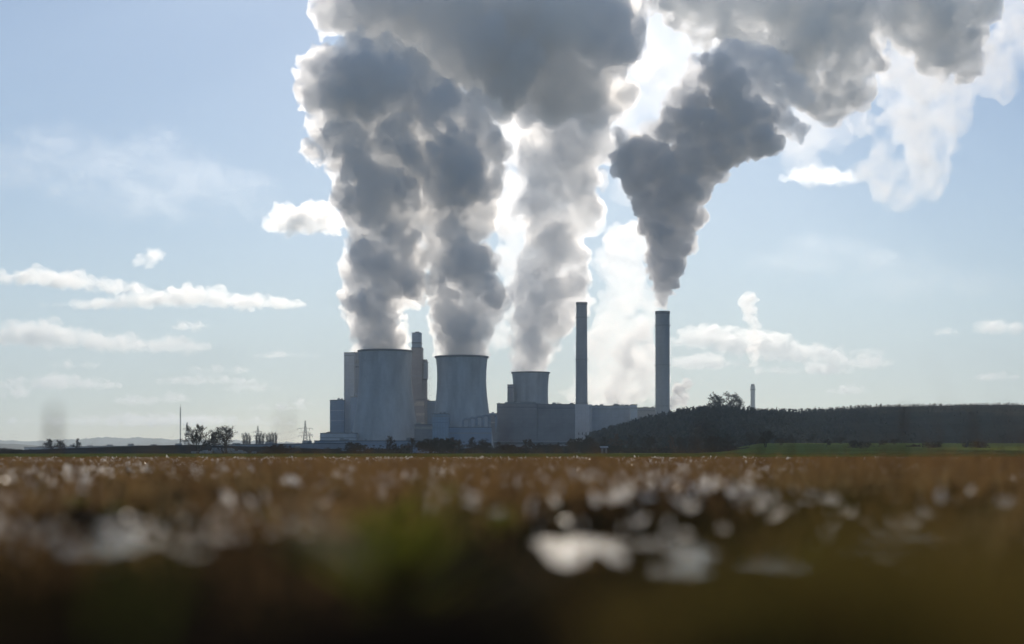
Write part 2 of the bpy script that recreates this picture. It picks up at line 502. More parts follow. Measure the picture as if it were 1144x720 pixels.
ridge('hills', [(-300, 494), (0, 493.5), (60, 491), (110, 489.5), (150, 490), (200, 491.5), (260, 493), (330, 494.5), (420, 495), (700, 496)], 6500, -350, 720, 1000, 4)
ridge('hills', [(-300, 499), (0, 498), (30, 496.5), (60, 498), (120, 499.5), (300, 500)], 3300, -350, 320, 500, 3)

# ------------------------------------------------------------------ power station
def cooling_tower(px, d, prof, label, colm, legs=20):
    """prof: (pixel row, radius in px) from the rim down."""
    k = d / F
    c = W(px, HY, d)
    root = empty('cooling_tower', (c.x, d, 0), label, 'cooling tower', 'cooling towers')
    P = sorted([((HY - y) * k + EYE, r * k) for (y, r) in prof])
    zs = np.array([p[0] for p in P]); rs = np.array([p[1] for p in P])
    zz = np.linspace(zs[0], zs[-1], 26)
    co = np.polyfit(zs, rs, 4 if len(zs) > 5 else 3); rr = np.polyval(co, zz)
    zt = zz[-1]; rt = rr[-1]
    o = MB(); o.lathe([(r, z) for r, z in zip(rr, zz)] + [(rt - .8, zt)] + [(r - .8, z) for r, z in zip(rr[::-1], zz[::-1])] + [(rr[0], zz[0])], 96)
    o.build('shell', colm, root, smooth=True)
    rm = MB(); rm.lathe([(rt + .05, zt - 1.6), (rt + 1.1, zt - 1.2), (rt + 1.1, zt + .5), (rt - 1.1, zt + .5), (rt - 1.1, zt - 1.6), (rt + .05, zt - 1.6)], 96)
    rm.build('rim', RIM, root)
    for i in range(legs * 2):
        lg = MB()
        a = 2 * PI * i / (legs * 2); b2 = a + (2 * PI / (legs * 2)) * (1 if i % 2 else -1) * .9
        lg.tube(((rr[0] + 2.2) * math.cos(b2), (rr[0] + 2.2) * math.sin(b2), -.3), ((rr[0] - .3) * math.cos(a), (rr[0] - .3) * math.sin(a), zz[0] + .4), .45, n=5)
        lg.build('support_column', CONC_D, root)
    bs = MB(); bs.lathe([(0, .9), (rr[0] + 3.6, .9), (rr[0] + 3.6, -.5)], 64); bs.build('basin', CONC_D, root)
    return root, rr, zz


cooling_tower(430.5, 1600, [(392.5, 30), (400, 29.4), (420, 29.2), (445, 31), (469, 34.6), (491, 38.6), (498, 40)], 'large grey cooling tower, leftmost of the three, beside the tall pale boiler house', CONC)
t2, rr, zz = cooling_tower(515.8, 1600, [(399, 29.2), (408, 28.2), (432, 27.6), (460, 30.6), (480, 33.3), (498, 35.6)], 'large grey cooling tower, middle one of the three, above the pale filter house', CONC)
cooling_tower(592.8, 2150, [(416.5, 20.9), (425, 20.2), (445, 19.3), (470, 21.5), (498, 25.5)], 'smaller streaked cooling tower rising behind the dark turbine hall', CONC_D)


def chimney(px, y0, d, r0, r1, label, lower=None, hts=(.33, .62, .9), doors=True):
    k = d / F; H = (HY - y0) * k + EYE
    c = W(px, HY, d)
    root = empty('chimney', (c.x, d, 0), label, 'chimney')
    s = MB(); s.lathe([(r1 * k, -.5), (r0 * k, H), (r0 * k - .6, H), (r0 * k - .6, H - 9), (0, H - 9)], 40); s.build('shaft', STACK, root, smooth=False)
    cp = MB(); cp.lathe([(r0 * k + .02, H - 3.2), (r0 * k + .5, H - 3.0), (r0 * k + .5, H + .4), (r0 * k - .9, H + .4), (r0 * k - .9, H - 3.2), (r0 * k + .02, H - 3.2)], 40); cp.build('cap', RIM, root)
    for h in hts:
        g = MB(); z = H * h; r = (r1 + (r0 - r1) * h) * k
        g.lathe([(r + .02, z), (r + 1.0, z), (r + 1.0, z + .25), (r + .02, z + .25), (r + .02, z)], 40)
        for i in range(20):
            a = 2 * PI * i / 20; g.tube((math.cos(a) * (r + .95), math.sin(a) * (r + .95), z + .2), (math.cos(a) * (r + .95), math.sin(a) * (r + .95), z + 1.3), .05, n=4)
        go = g.build('gallery', DARKM, root)
        for a in (0, PI / 2, PI, 3 * PI / 2):
            l = MB(); l.tube((math.cos(a) * (r + 1.3), math.sin(a) * (r + 1.3), z), (math.cos(a) * (r + 1.3), math.sin(a) * (r + 1.3), z + .9), .3, n=6); l.build('warning_lamp', DARKM, go)
    ld = MB(); rA = r1 * k; rB = r0 * k
    for s_ in (-.35, .35):
        ld.tube((-rA - .5, s_, 3), (-rB - .5, s_, H - 2), .09, n=4)
    ld.build('ladder', DARKM, root)
    return root


c1 = chimney(649.8, 338.5, 1900, 6.0, 7.0, 'slim grey chimney without smoke, standing on a pale square base')
k = 1900 / F
p = MB(); p.box(-7.2 * k, 11.2 * k, -8 * k, 10 * k, -.5, (HY - 452) * k)
pw = p.build('base_block', CLAD_L, c1)
for i in range(3):
    for j in range(3):
        wd = MB(); x = (-4 + i * 4) * k; z = (10 + j * 5) * k
        wd.box(x, x + 1.1, -8 * k - .12, -8 * k + .1, z, z + 3.2); wd.build('window', GLAZ, pw)
chimney(740.2, 348.5, 1750, 7.9, 8.0, 'thick grey chimney giving off dark vapour beside the wooded hill')


def building(name, label, cat, x0, x1, ytop, d, deep, mat, bands=(), mats=None, rail=True, vents=0, wins=None, parapet=True, seed=0, yb=503.3, group=None):
    k = d / F
    w = (x1 - x0) * k; H = (HY - ytop) * k + EYE; z0 = (HY - yb) * k + EYE if yb < 503 else -.5
    c = W((x0 + x1) / 2, HY, d)
    root = empty(name, (c.x, d, 0), label, cat, group)
    b = MB(); b.box(-w / 2, w / 2, 0, deep, z0, H); b.build('wall', mat, root)
    rf = MB(); rf.box(-w / 2 - .25, w / 2 + .25, -.25, deep + .25, H + .002, H + .7); ro = rf.build('roof', ROOF, root)
    rng = random.Random(seed + int(x0))
    for i in range(vents):
        vx = rng.uniform(-w / 2 + 2, w / 2 - 2); s_ = rng.uniform(.8, 2.2); hh = rng.uniform(.8, 2.4)
        v = MB(); v.box(vx - s_, vx + s_, 3, 3 + s_ * 2, H + .7, H + .7 + hh); v.build('roof_vent', METAL, ro)
    for (yy, th, mt) in bands:
        z = (HY - yy) * k
        q = MB(); q.box(-w / 2 - .12, w / 2 + .12, -.14, .3, z - th / 2, z + th / 2); q.build('wall_band', mt, root)
    if wins:
        nx, rows_, ww, wh = wins
        for yy in rows_:
            z = (HY - yy) * k
            for i in range(nx):
                x = -w / 2 + w * (i + .5) / nx
                q = MB(); q.box(x - ww / 2, x + ww / 2, -.1, .05, z - wh / 2, z + wh / 2); q.build('window', GLAZ, root)
    return root, w, H, k


# left boiler group
building('boiler_house', 'tall pale boiler house at the left end, partly behind the largest cooling tower', 'boiler house', 384.3, 395.5, 394.5, 1700, 40, CLAD_L, bands=((397, .8, METAL),), vents=0)
building('stair_tower', 'narrow strip of a tall tower squeezed between boiler house and largest cooling tower', 'tower', 395.6, 404.5, 394, 1712, 30, CLAD_G, bands=((404, 5, METAL), (410, 1, DARKM)))
building('bunker_block', 'dark blue stepped block with pale bands left of the tall boiler house', 'industrial building', 368.5, 384.2, 447.5, 1690, 40, CLAD_B, bands=((458.5, .7, CLAD_L), (470, .7, CLAD_L)), vents=3)
building('annex', 'dark annex tucked between boiler house and the largest cooling tower', 'industrial building', 391.5, 404, 444, 1662, 30, CLAD_B, vents=1)
building('low_hall', 'low pale hall with a small roof stack beside the dark blue block', 'industrial hall', 357.5, 398, 484.5, 1560, 40, CLAD_L, bands=((489, .8, METAL),), vents=3)
building('service_hall', 'long low dark blue hall at the foot of the largest cooling tower', 'industrial hall', 351, 476, 493.2, 1200, 40, CLAD_B, bands=((494.5, .3, METAL),), vents=5, wins=(16, (498,), 2.0, 1.2))
# the very long hall running off to the far left
a = W(27, HY, 1700); b_ = W(351, HY, 1000)
hr = empty('conveyor_hall', (a.x, a.y, 0), 'very long low grey hall stretching left behind the dark spoil hill', 'industrial hall')
dv = Vector((b_.x - a.x, b_.y - a.y, 0)); Ln = dv.length; u = dv.normalized(); nn = Vector((-u.y, u.x, 0))
def wall_box(m_, s0, s1, t0, t1, z0, z1):
    pts = [(u * s + nn * t_) for s, t_ in ((s0, t0), (s1, t0), (s1, t1), (s0, t1))]
    m_.add([(p.x, p.y, z0) for p in pts] + [(p.x, p.y, z1) for p in pts], [(0, 3, 2, 1), (4, 5, 6, 7), (0, 1, 5, 4), (1, 2, 6, 5), (2, 3, 7, 6), (3, 0, 4, 7)])
q = MB(); wall_box(q, 0, Ln, 0, 30, -.5, 6.4); q.build('wall', CLAD_G, hr)
q = MB(); wall_box(q, -.3, Ln + .3, -.3, 30.3, 6.402, 6.9); rfo = q.build('roof', ROOF, hr)
for i in range(12):
    q = MB(); s_ = Ln * (i + .5) / 12; wall_box(q, s_ - 4, s_ + 4, 8, 12, 6.9, 8.0 + (i % 3) * .5); q.build('roof_vent', METAL, rfo)
for i in range(14):
    q = MB(); s_ = Ln * (i + .5) / 14; wall_box(q, s_ - 6, s_ + 6, -.12, .1, 3.6, 4.8); q.build('window', GLAZ, hr)

# behind the largest tower, right side
st, w_, H_, k_ = building('boiler_tower', 'tall slim brown tower between the large and the middle cooling tower', 'boiler house', 459.5, 471.5, 389, 1720, 26, CLAD_P, bands=((420, .8, CLAD_G), (452, 4, BEIGE)))
q = MB(); q.box(-w_ / 2 + .3, w_ / 2 - 1.4, 4, 20, H_ + .7, H_ + .7 + 17 * k_); tp = q.build('top_stage', CLAD_B, st)
q = MB(); q.box(-w_ / 2 - .2, w_ / 2 - .9, 3.5, 20.5, H_ + 6, H_ + 7); q.build('gallery', DARKM, tp)
q = MB(); q.box(-w_ / 2 + 4, w_ / 2 - 4, 8, 14, H_ + .7 + 17 * k_, H_ + .7 + 18.2 * k_); q.build('roof_vent', DARKM, tp)
building('lift_shaft', 'narrow brown shaft stepped down beside the tall slim brown tower', 'tower', 471.8, 476.6, 402.5, 1725, 16, CLAD_P, bands=((408, 1, DARKM), (424, 1.2, DARKM)))
building('machinery_block', 'grey box hung on the brown shaft right of the slim tower', 'industrial building', 473.4, 477.8, 405, 1721, 8, CLAD_G, yb=423)
building('frame_house', 'beige and brown framework below the slim tower beside the middle cooling tower', 'industrial building', 465, 474, 447, 1700, 12, CLAD_P, bands=((451, 5, BEIGE), (463, 3, BEIGE), (473, 3, BEIGE)))
building('transfer_house', 'dark block behind the left flank of the middle cooling tower', 'industrial building', 474.2, 488, 448.5, 1740, 30, CLAD_B, bands=((455, .8, CLAD_G), (466, .8, CLAD_G)), vents=2)
building('pump_house', 'low brown building with light band between the two large cooling towers', 'industrial building', 463, 483, 475, 1530, 20, CLAD_P, bands=((478, 2.5, BEIGE),), vents=2)
building('filter_house', 'pale blue filter house in front of the middle cooling tower', 'industrial building', 482.5, 501, 463, 1530, 26, surf('pale_blue_panel', (.36, .46, .56), .6, .1, .1, panel=(3, 9, .2, .9, .7)), bands=((465, 1, METAL), (472, 1, CLAD_B)), vents=2)
dk = building('duct_house', 'blue grey ducts and low blocks in front of the middle cooling tower', 'industrial building', 501.4, 549, 478, 1535, 20, CLAD_B, bands=((484, 1, METAL),), vents=4)[0]
for i in range(5):
    q = MB(); x = -8 + i * 7.0; n_ = 10
    pts = [(x + 4 * math.cos(PI - PI * j / n_) + 4, 3 + i, (HY - 471 + i * 1.4) * 1535 / F + 3.0 * math.sin(PI * j / n_)) for j in range(n_ + 1)]
    pts = [(pts[0][0], pts[0][1], 22)] + pts + [(pts[-1][0], pts[-1][1], 22)]
    for a_, b2 in zip(pts[:-1], pts[1:]): q.tube(a_, b2, 1.25, n=8)
    q.build('duct', CLAD_G, dk, smooth=True)
building('switch_house', 'narrow dark block joining the middle cooling tower to the turbine hall', 'industrial building', 544, 555, 462.5, 1640, 24, CLAD_N, bands=((472, 1.5, BEIGE), (468, .6, METAL)), vents=1)
building('turbine_hall', 'big dark brown turbine hall in front of the smallest cooling tower', 'turbine hall', 555, 600, 451.5, 1680, 60, CLAD_N, bands=((455, .6, DARKM),), vents=5)
building('turbine_hall', 'dark brown hall between the smallest cooling tower and the slim chimney', 'turbine hall', 600.3, 642.5, 452.2, 1684, 60, CLAD_N, bands=((456, .6, DARKM),), vents=6)
building('penthouse', 'flat raised roof block on top of the dark turbine hall', 'roof block', 566, 598.5, 450, 1700, 20, CLAD_G, yb=452)
building('coal_bunker', 'small brown block directly left of the smallest cooling tower', 'industrial building', 566.8, 573.4, 430.2, 2120, 24, CLAD_P, bands=((433, 1, DARKM),))
building('turbine_hall', 'dark grey hall right of the slim chimney', 'turbine hall', 661.5, 705, 453.8, 1760, 60, CLAD_G, bands=((457, .6, DARKM),), vents=7)
building('lift_tower', 'small pale tower at the right end of the dark grey hall', 'tower', 704.6, 712, 452.6, 1740, 12, CLAD_L, bands=((456, .8, METAL),))
building('workshop_hall', 'low brown grey hall between the pale tower and the thick chimney', 'industrial hall', 712.3, 738, 456, 1780, 40, CLAD_P, vents=4, bands=((459, .6, DARKM),))
# pipe bridge along the turbine hall
pb = empty('pipe_bridge', W(600, HY, 1600), 'pipe bridge on trestles running along the dark turbine halls', 'pipe bridge')
pb.location.z = 0
q = MB(); q.box(-50, 75, 0, 3, 9.5, 12); q.build('deck', DARKM, pb)
for j in range(3):
    q = MB(); q.tube((-50, .5 + j, 12.7), (75, .5 + j, 12.7), .45, n=8); q.build('pipe', METAL, pb)
for i in range(11):
    q = MB(); x = -49 + i * 12.2; q.tube((x, 0, -.4), (x + .6, 1, 9.6), .35, n=5); q.tube((x + 1.2, 3, -.4), (x + .6, 2, 9.6), .35, n=5); q.build('trestle', DARKM, pb)

# far stack on the hill's other side
fs = empty('distant_chimney', (W(841, HY, 2900).x, 2900, 0), 'far small chimney with light stripes and a thin vapour trail behind the hill', 'chimney')
k = 2900 / F
for i in range(4):
    q = MB(); a_ = PI / 4 + i * PI / 2; q.lathe([(1.6 * k, -.5), (1.5 * k, (HY - 431.5) * k)], 14, (math.cos(a_) * 1.25 * k, math.sin(a_) * 1.25 * k)); q.build('flue', [METAL, STACK][i % 2], fs, smooth=True)
q = MB(); q.lathe([(3.2 * k, (HY - 436) * k), (3.2 * k, (HY - 435) * k), (0, (HY - 435) * k)], 16); q.build('gallery', DARKM, fs)
q = MB()
for i in range(4):
    a_ = PI / 4 + i * PI / 2; q.lathe([(1.0 * k, (HY - 431.5) * k), (1.0 * k, (HY - 429.3) * k), (.5 * k, (HY - 429.3) * k)], 12, (math.cos(a_) * 1.2 * k, math.sin(a_) * 1.2 * k))
q.build('flue_tips', RIM, fs)


# ------------------------------------------------------------------ masts and pylons
def lattice(m_, base, top, w0, w1, n, r):
    base = Vector(base); top = Vector(top)
    def cor(t_, i):
        w = w0 + (w1 - w0) * t_; s = ((-1, -1), (1, -1), (1, 1), (-1, 1))[i]
        c = base.lerp(top, t_); return Vector((c.x + s[0] * w, c.y + s[1] * w, c.z))
    for i in range(4):
        m_.tube(cor(0, i), cor(1, i), r, n=4, cap=False)
    for j in range(n):
        a, b = j / n, (j + 1) / n
        for i in range(4):
            m_.tube(cor(a, i), cor(b, (i + 1) % 4), r * .7, n=3, cap=False); m_.tube(cor(b, i), cor(a, (i + 1) % 4), r * .7, n=3, cap=False)
def pylon(px, ytop, d, arms, label, w0=2.6, r=.16):
    k = d / F; c = W(px, HY, d); H = (HY - ytop) * k + EYE
    root = empty('electricity_pylon', (c.x, d, 0), label, 'pylon', 'pylons on the left skyline')
    q = MB(); lattice(q, (0, 0, 0), (0, 0, H), w0, .25, 12, r); q.build('mast', METAL, root)
    for (yy, hw) in arms:
        z = (HY - yy) * k; hw *= k
        q = MB()
        for s in (-1, 1):
            q.tube((0, -.4, z + .9), (s * hw, 0, z), r * .9, n=4); q.tube((0, .4, z), (s * hw, 0, z), r * .9, n=4)
        ao = q.build('crossarm', METAL, root)
        for s in (-1, -.55, .55, 1):
            i_ = MB(); i_.tube((s * hw, 0, z), (s * hw, 0, z - 1.6), .14, n=5); i_.build('insulator', DARKM, ao)
    return root
pylon(341, 470, 1300, ((478.8, 8.5), (483, 6), (487, 8)), 'tallest lattice pylon with three crossarms just left of the power station')
pylon(209, 472, 1350, ((479, 4.5), (484, 3)), 'lattice pylon half hidden behind the big bare tree beside the thin mast')
pylon(288, 476, 1400, ((482, 4.5), (487, 5.5)), 'lattice pylon standing among the row of poplars')
pylon(346, 484.5, 1500, ((485.5, 3.2),), 'small T shaped pylon right beside the tallest pylon', 1.0)
mr = empty('radio_mast', (W(201.5, HY, 1500).x, 1500, 0), 'very thin tall radio mast on the left skyline', 'mast')
q = MB(); lattice(q, (0, 0, 0), (0, 0, 48), .45, .35, 40, .12); q.build('mast', METAL, mr)
q = MB(); q.tube((0, 0, 48), (0, 0, 51.5), .12, n=5); q.build('antenna', DARKM, mr)
for i in range(3):
    q = MB(); a_ = i * 2.094; q.tube((0, 0, 34), (22 * math.cos(a_), 22 * math.sin(a_), 0), .03, n=3); q.build('guy_wire', METAL, mr)
def cable(p, q_, sag, label):
    m_ = MB(); n = 16; p = Vector(p); q_ = Vector(q_)
    P = [p.lerp(q_, i / n) - Vector((0, 0, sag * 4 * (i / n) * (1 - i / n))) for i in range(n + 1)]
    for a_, b2 in zip(P[:-1], P[1:]): m_.tube(a_, b2, .07, n=3, cap=False)
    tag(m_.build('power_line', DARKM), label, 'power line', 'power lines between the pylons')
cable(W(332.5, 480, 1300), W(283.5, 483, 1400), 3, 'upper power line sagging from the tallest pylon to the pylon among poplars')
cable(W(333, 488.5, 1300), W(282.5, 488.3, 1400), 3, 'lower power line sagging from the tallest pylon to the pylon among poplars')
cable(W(283.5, 483.3, 1400), W(213.5, 480.4, 1350), 3, 'power line sagging from the poplars pylon to the pylon behind the big bare tree')

# ------------------------------------------------------------------ bare trees and bushes
def grow(seed, h=10.0, spread=.55, lean=0.0, levels=4, trunk=.35, up=.35, twig=.06, first=.25, nb=(9, 6, 5, 5), r0=None, multi=1):
    rng = np.random.default_rng(seed)
    segs = [[], []]       # trunk/limbs, crown
    def branch(p, d, L, r, lev):
        n = 4 if lev < 2 else (3 if lev < 3 else 2)
        pts = [p.copy()]; dd = d.copy()
        for i in range(n):
            dd = dd + rng.normal(0, .13 + .05 * lev, 3); dd[2] += up * .12; dd /= np.linalg.norm(dd)
            pts.append(pts[-1] + dd * L / n)
        for i in range(n):
            ra = r * (1 - .75 * i / n); rb = r * (1 - .75 * (i + 1) / n)
            segs[0 if lev < 1 else 1].append((pts[i], pts[i + 1], max(ra, twig * .5), max(rb, twig * .4)))
        if lev >= levels: return
        k = nb[min(lev, len(nb) - 1)]
        for j in range(k):
            t_ = (first if lev == 0 else .25) + (1 - (first if lev == 0 else .25)) * (j + rng.random()) / k
            i = min(n - 1, int(t_ * n)); q_ = pts[i] + (pts[i + 1] - pts[i]) * (t_ * n - i)
            ax = rng.normal(size=3); side = np.cross(dd, ax); side /= np.linalg.norm(side)
            dir_ = (pts[i + 1] - pts[i]) / np.linalg.norm(pts[i + 1] - pts[i])
            sp = spread * rng.uniform(.7, 1.3)
            nd = dir_ * math.cos(sp) + side * math.sin(sp); nd /= np.linalg.norm(nd)
            branch(q_, nd, L * rng.uniform(.38, .62) * (1.15 - .4 * t_), max(r * .5 * (1 - .5 * t_), twig), lev + 1)
    for k in range(multi):
        d0 = np.array([rng.normal(0, .05 + .25 * (multi > 1)) + lean, rng.normal(0, .05 + .25 * (multi > 1)), 1.0]); d0 /= np.linalg.norm(d0)
        branch(np.array([rng.normal(0, .3) * (multi > 1), rng.normal(0, .3) * (multi > 1), -.2]), d0, h * .85, (r0 or h * .036) / math.sqrt(multi), 0)
    out = []
    for sg in segs:
        A = np.array([s[0] for s in sg]); B = np.array([s[1] for s in sg]); ra = np.array([s[2] for s in sg]); rb = np.array([s[3] for s in sg])
        D = B - A; D /= np.linalg.norm(D, axis=1)[:, None] + 1e-9
        U = np.cross(D, [.3, .9, .2]); U /= np.linalg.norm(U, axis=1)[:, None] + 1e-9; V = np.cross(D, U)
        vs = []
        for (Q, rr_) in ((A, ra), (B, rb)):
            for i in range(3):
                a = 2 * PI * i / 3; vs.append(Q + (U * math.cos(a) + V * math.sin(a)) * rr_[:, None])
        Vv = np.stack(vs, 1).reshape(-1, 3); n = len(A); base = np.arange(n)[:, None] * 6
        F_ = np.concatenate([base + np.array([[i, (i + 1) % 3, 3 + (i + 1) % 3, 3 + i]]) for i in range(3)])
        out.append((Vv, F_))
    top = max(out[0][0][:, 2].max(), out[1][0][:, 2].max())
    wid = np.percentile(np.abs(out[1][0][:, 0]), 97)
    return out, top, wid
KIND = {}
for nm, kw in {
    'hill1': dict(twig=.045, spread=.7, up=.35, first=.25, nb=(11, 7, 6, 5)), 'hill2': dict(twig=.045, spread=.75, up=.3, first=.2, nb=(12, 7, 6, 5)),
    'open': dict(twig=.062, spread=.75, up=.3, first=.25, nb=(13, 7, 6, 5)), 'open2': dict(twig=.062, spread=.8, up=.25, first=.22, nb=(14, 7, 6, 5)),
    'fan': dict(twig=.05, spread=.5, up=.7, first=.12, nb=(11, 7, 5, 5), multi=3), 'fan2': dict(twig=.032, spread=.55, up=.6, first=.15, nb=(12, 7, 6, 5), multi=2),
    'poplar': dict(twig=.035, spread=.28, up=.8, first=.1, nb=(22, 7, 5), levels=3), 'slim': dict(twig=.08, spread=.45, up=.5, first=.2, nb=(16, 7, 5), levels=3),
    'bush': dict(spread=.85, up=.2, first=.02, nb=(8, 6, 5, 5), multi=6, h=6), 'bush2': dict(spread=.9, up=.1, first=.02, nb=(8, 6, 6, 5), multi=8, h=5)}.items():
    (o_, top, wid) = grow(sum(map(ord, nm)), **kw)
    KIND[nm] = (o_, top, wid, {})
def tree(kind, px, ytop, width, d, label, group, name='bare_tree', cat='tree', ybase=None, mat=None, rz=None, z0=None):
    (o_, top, wid, cache) = KIND[kind]
    k = d / F; c = W(px, HY, d)
    if z0 is None: z0 = 0 if ybase is None else (HY - ybase) * k + EYE
    H = (HY - ytop) * k + EYE - z0
    root = empty(name, (c.x, d, z0), label, cat, group, rz if rz is not None else (px * 1.7) % 6.28)
    sz = H / top; sx = 1.3 * (width * k / 2) / wid
    root.scale = (sx, sx, sz)
    mt = mat or TWIG
    if not cache:
        for nm_, (V, F_), m_ in (('trunk', o_[0], BARK), ('crown', o_[1], TWIG)):
            ob = mesh_np(nm_, V, F_, m_); cache[nm_] = ob.data; bpy.data.objects.remove(ob)
        cache['r'] = cache['crown'].copy(); cache['r'].materials.clear(); cache['r'].materials.append(TWIG_R)
    for nm_ in ('trunk', 'crown'):
        ob = bpy.data.objects.new(nm_, cache[nm_] if not (nm_ == 'crown' and mt is TWIG_R) else cache['r']); C.objects.link(ob); ob.parent = root
    return root


G1 = 'bare trees along the field edge'
tree('fan', 220, 473, 34, 400, 'biggest bare tree on the left, many trunks fanning out beside the thin mast', G1)
tree('fan2', 253, 474.5, 24, 400, 'bare tree with dense rounded top just right of the biggest left tree', G1)
tree('slim', 240, 482, 7, 800, 'small dark tree seen between the two big bare trees on the left', G1)
G2 = 'row of poplars on the left skyline'
PL = ['leftmost poplar of the bare row right of the big bare trees', 'second poplar of the bare row', 'third poplar of the row, ending its first clump', 'thin poplar touching the pylon on its left side', 'poplar directly in front of the pylon', 'poplar just right of the pylon in the row', 'first poplar of the clump beyond the pylon', 'middle poplar of the clump beyond the pylon', 'poplar near the right end of the row', 'rightmost and roundest poplar of the bare row']
for i, (x, yt) in enumerate(((273, 483), (276.5, 482), (280, 484), (285.5, 483.5), (289.5, 482), (293.5, 482.5), (299, 483.5), (302.5, 482), (306, 481.5), (309.5, 482))):
    tree('poplar', x, yt, 4.6, 1150, PL[i], G2, name='poplar')
G3 = 'bushes and scrub along the field edge'
BL = [('bush', 311, 496, 22, 330, 'round brown bush in front of the right end of the spoil hill', 1), ('bush', 397, 493.5, 19, 380, 'dark round bush in front of the left foot of the largest cooling tower', 0),
      ('bush2', 371, 500, 20, 400, 'low wide reddish bush in front of the blue service hall corner', 1), ('bush2', 348, 501, 22, 420, 'low scrub bush left of the blue service hall corner', 0),
      ('bush2', 414, 500, 9, 400, 'tiny bush between the dark round bush and the slender tree', 0), ('bush2', 452, 496, 13, 400, 'reddish scrub bush in front of the largest cooling tower right foot', 1),
      ('bush', 480, 488.5, 24, 380, 'dense dark bush between the two large cooling towers', 0), ('bush', 494, 489.5, 22, 380, 'dense dark bush below the pale blue filter house', 0), ('bush', 503, 488, 18, 385, 'reddish dense bush right of the pale blue filter house', 1),
      ('bush2', 566, 495, 17, 400, 'dark bush before the left corner of the turbine hall', 0), ('bush2', 583, 498, 20, 400, 'low reddish brown bush before the big turbine hall', 1), ('bush2', 608, 494, 24, 400, 'wide dark bush below the joint of the two turbine halls', 0),
      ('bush2', 628, 496, 22, 400, 'dark bush left of the tall dense bush at the slim chimney base', 0), ('bush', 650, 488, 24, 390, 'tall dense bush in front of the slim chimney base', 0), ('bush2', 667, 498, 18, 400, 'low bush between the slim chimney base and the small shed', 0),
      ('bush2', 684, 496, 16, 400, 'bush right of the small pale shed', 0), ('bush2', 748, 498, 12, 420, 'small reddish bush under the thick chimney', 1), ('bush2', 775, 498, 24, 420, 'low dark bush at the foot of the wooded hill', 0),
      ('bush', 800, 486, 23, 420, 'tall dense bush at the left end of the green meadow', 0), ('bush2', 815, 499, 32, 400, 'low dark bush spilling onto the left end of the green meadow', 0), ('bush2', 884, 502.5, 16, 400, 'low bush on the meadow right of the forked tree', 0),
      ('bush2', 930, 503, 14, 400, 'small low bush on the meadow edge', 0), ('bush', 1022, 496, 15, 400, 'dark bush on the meadow between the two tall blurred stems', 0), ('bush2', 1050, 499, 26, 400, 'wide reddish brown bush on the right part of the meadow', 1),
      ('bush2', 1085, 502, 20, 410, 'low dark bush on the meadow below the right crest', 0), ('bush2', 1110, 501, 24, 410, 'low dark bush near the right edge of the meadow', 0), ('bush2', 1136, 501, 20, 410, 'rightmost low bush on the meadow', 0),
      ('bush2', 12, 501, 20, 430, 'bush at the far left edge of the field', 0), ('bush', 543, 494, 12, 400, 'small bush before the narrow dark block by the middle tower', 0), ('bush2', 300, 502, 14, 340, 'low scrub left of the round brown bush', 1), ('bush2', 425, 501, 14, 400, 'low scrub at the foot of the slender tree', 0),
      ('bush2', 516, 500, 24, 400, 'low scrub below the right flank of the pale filter house', 0), ('bush2', 700, 499, 20, 405, 'low scrub below the reddish tree on the right', 0), ('bush2', 733, 500, 22, 410, 'low scrub between the fan shaped tree and the thick chimney', 0)]
for (kd, x, yt, w, d, lb, red) in BL:
    tree(kd, x, yt, w, d, lb, G3, name='bush', cat='bush', mat=TWIG_R if red else None)
TL = [('slim', 431, 486.5, 11, 400, 'slender bare tree in front of the largest cooling tower', 0), ('slim', 438.5, 495, 8, 400, 'short bare tree right of the slender one', 0), ('open', 460, 489, 17, 390, 'reddish round topped bare tree at the right foot of the largest cooling tower', 1),
      ('open2', 514, 491, 13, 400, 'pale bare tree in front of the middle cooling tower', 1), ('open', 524, 488, 15, 390, 'dark upright bare tree in front of the middle cooling tower', 0), ('open2', 534, 490, 15, 400, 'flat topped bare tree at the right foot of the middle cooling tower', 0), ('slim', 553, 493, 10, 400, 'thin bare tree in front of the narrow dark block', 0),
      ('slim', 671, 487, 9, 400, 'crooked bare tree just left of the small pale shed', 0), ('open', 691, 483.5, 16, 400, 'reddish leafy looking tree right of the small shed', 1), ('slim', 700.5, 485, 10, 400, 'thin bare tree touching the reddish tree', 0), ('slim', 708, 496, 4, 400, 'tiny sapling right of the reddish tree', 0),
      ('fan2', 726, 486, 15, 400, 'small fan shaped bare tree left of the thick chimney', 0), ('slim', 751, 486, 7, 420, 'thin upright tree under the thick chimney', 1), ('open2', 775, 487, 17, 450, 'faint bare tree before the wooded hill', 0),
      ('open', 817, 484, 16, 500, 'bare tree with round crown behind the dense meadow bush', 0), ('open2', 837.5, 483, 14, 560, 'round crowned bare tree at the meadow top below the far chimney', 0), ('fan2', 856, 480, 16, 380, 'dark forked tree standing in the meadow', 0), ('slim', 864, 481, 8, 560, 'thin tree just right of the forked meadow tree', 0),
      ('open', 887, 485, 11, 580, 'faint bare tree at the top of the meadow', 0), ('open2', 903, 487, 10, 580, 'small faint tree at the meadow top', 0), ('open', 923, 490, 10, 400, 'young meadow tree with a clear straight trunk', 0), ('open2', 951, 491, 11, 400, 'young meadow tree in the middle of the row', 0), ('slim', 981, 492, 10, 400, 'thin young meadow tree left of the tall blurred stem', 0),
      ('open', 60, 490, 16, 760, 'bare tree in front of the left end of the long grey hall', 0), ('open2', 70, 491, 12, 770, 'second bare tree before the left end of the long hall', 0), ('open', 84, 489.5, 9, 760, 'taller thin bare tree before the long grey hall', 0), ('open2', 8, 500, 14, 760, 'small bare tree at the far left before the ridge', 0)]
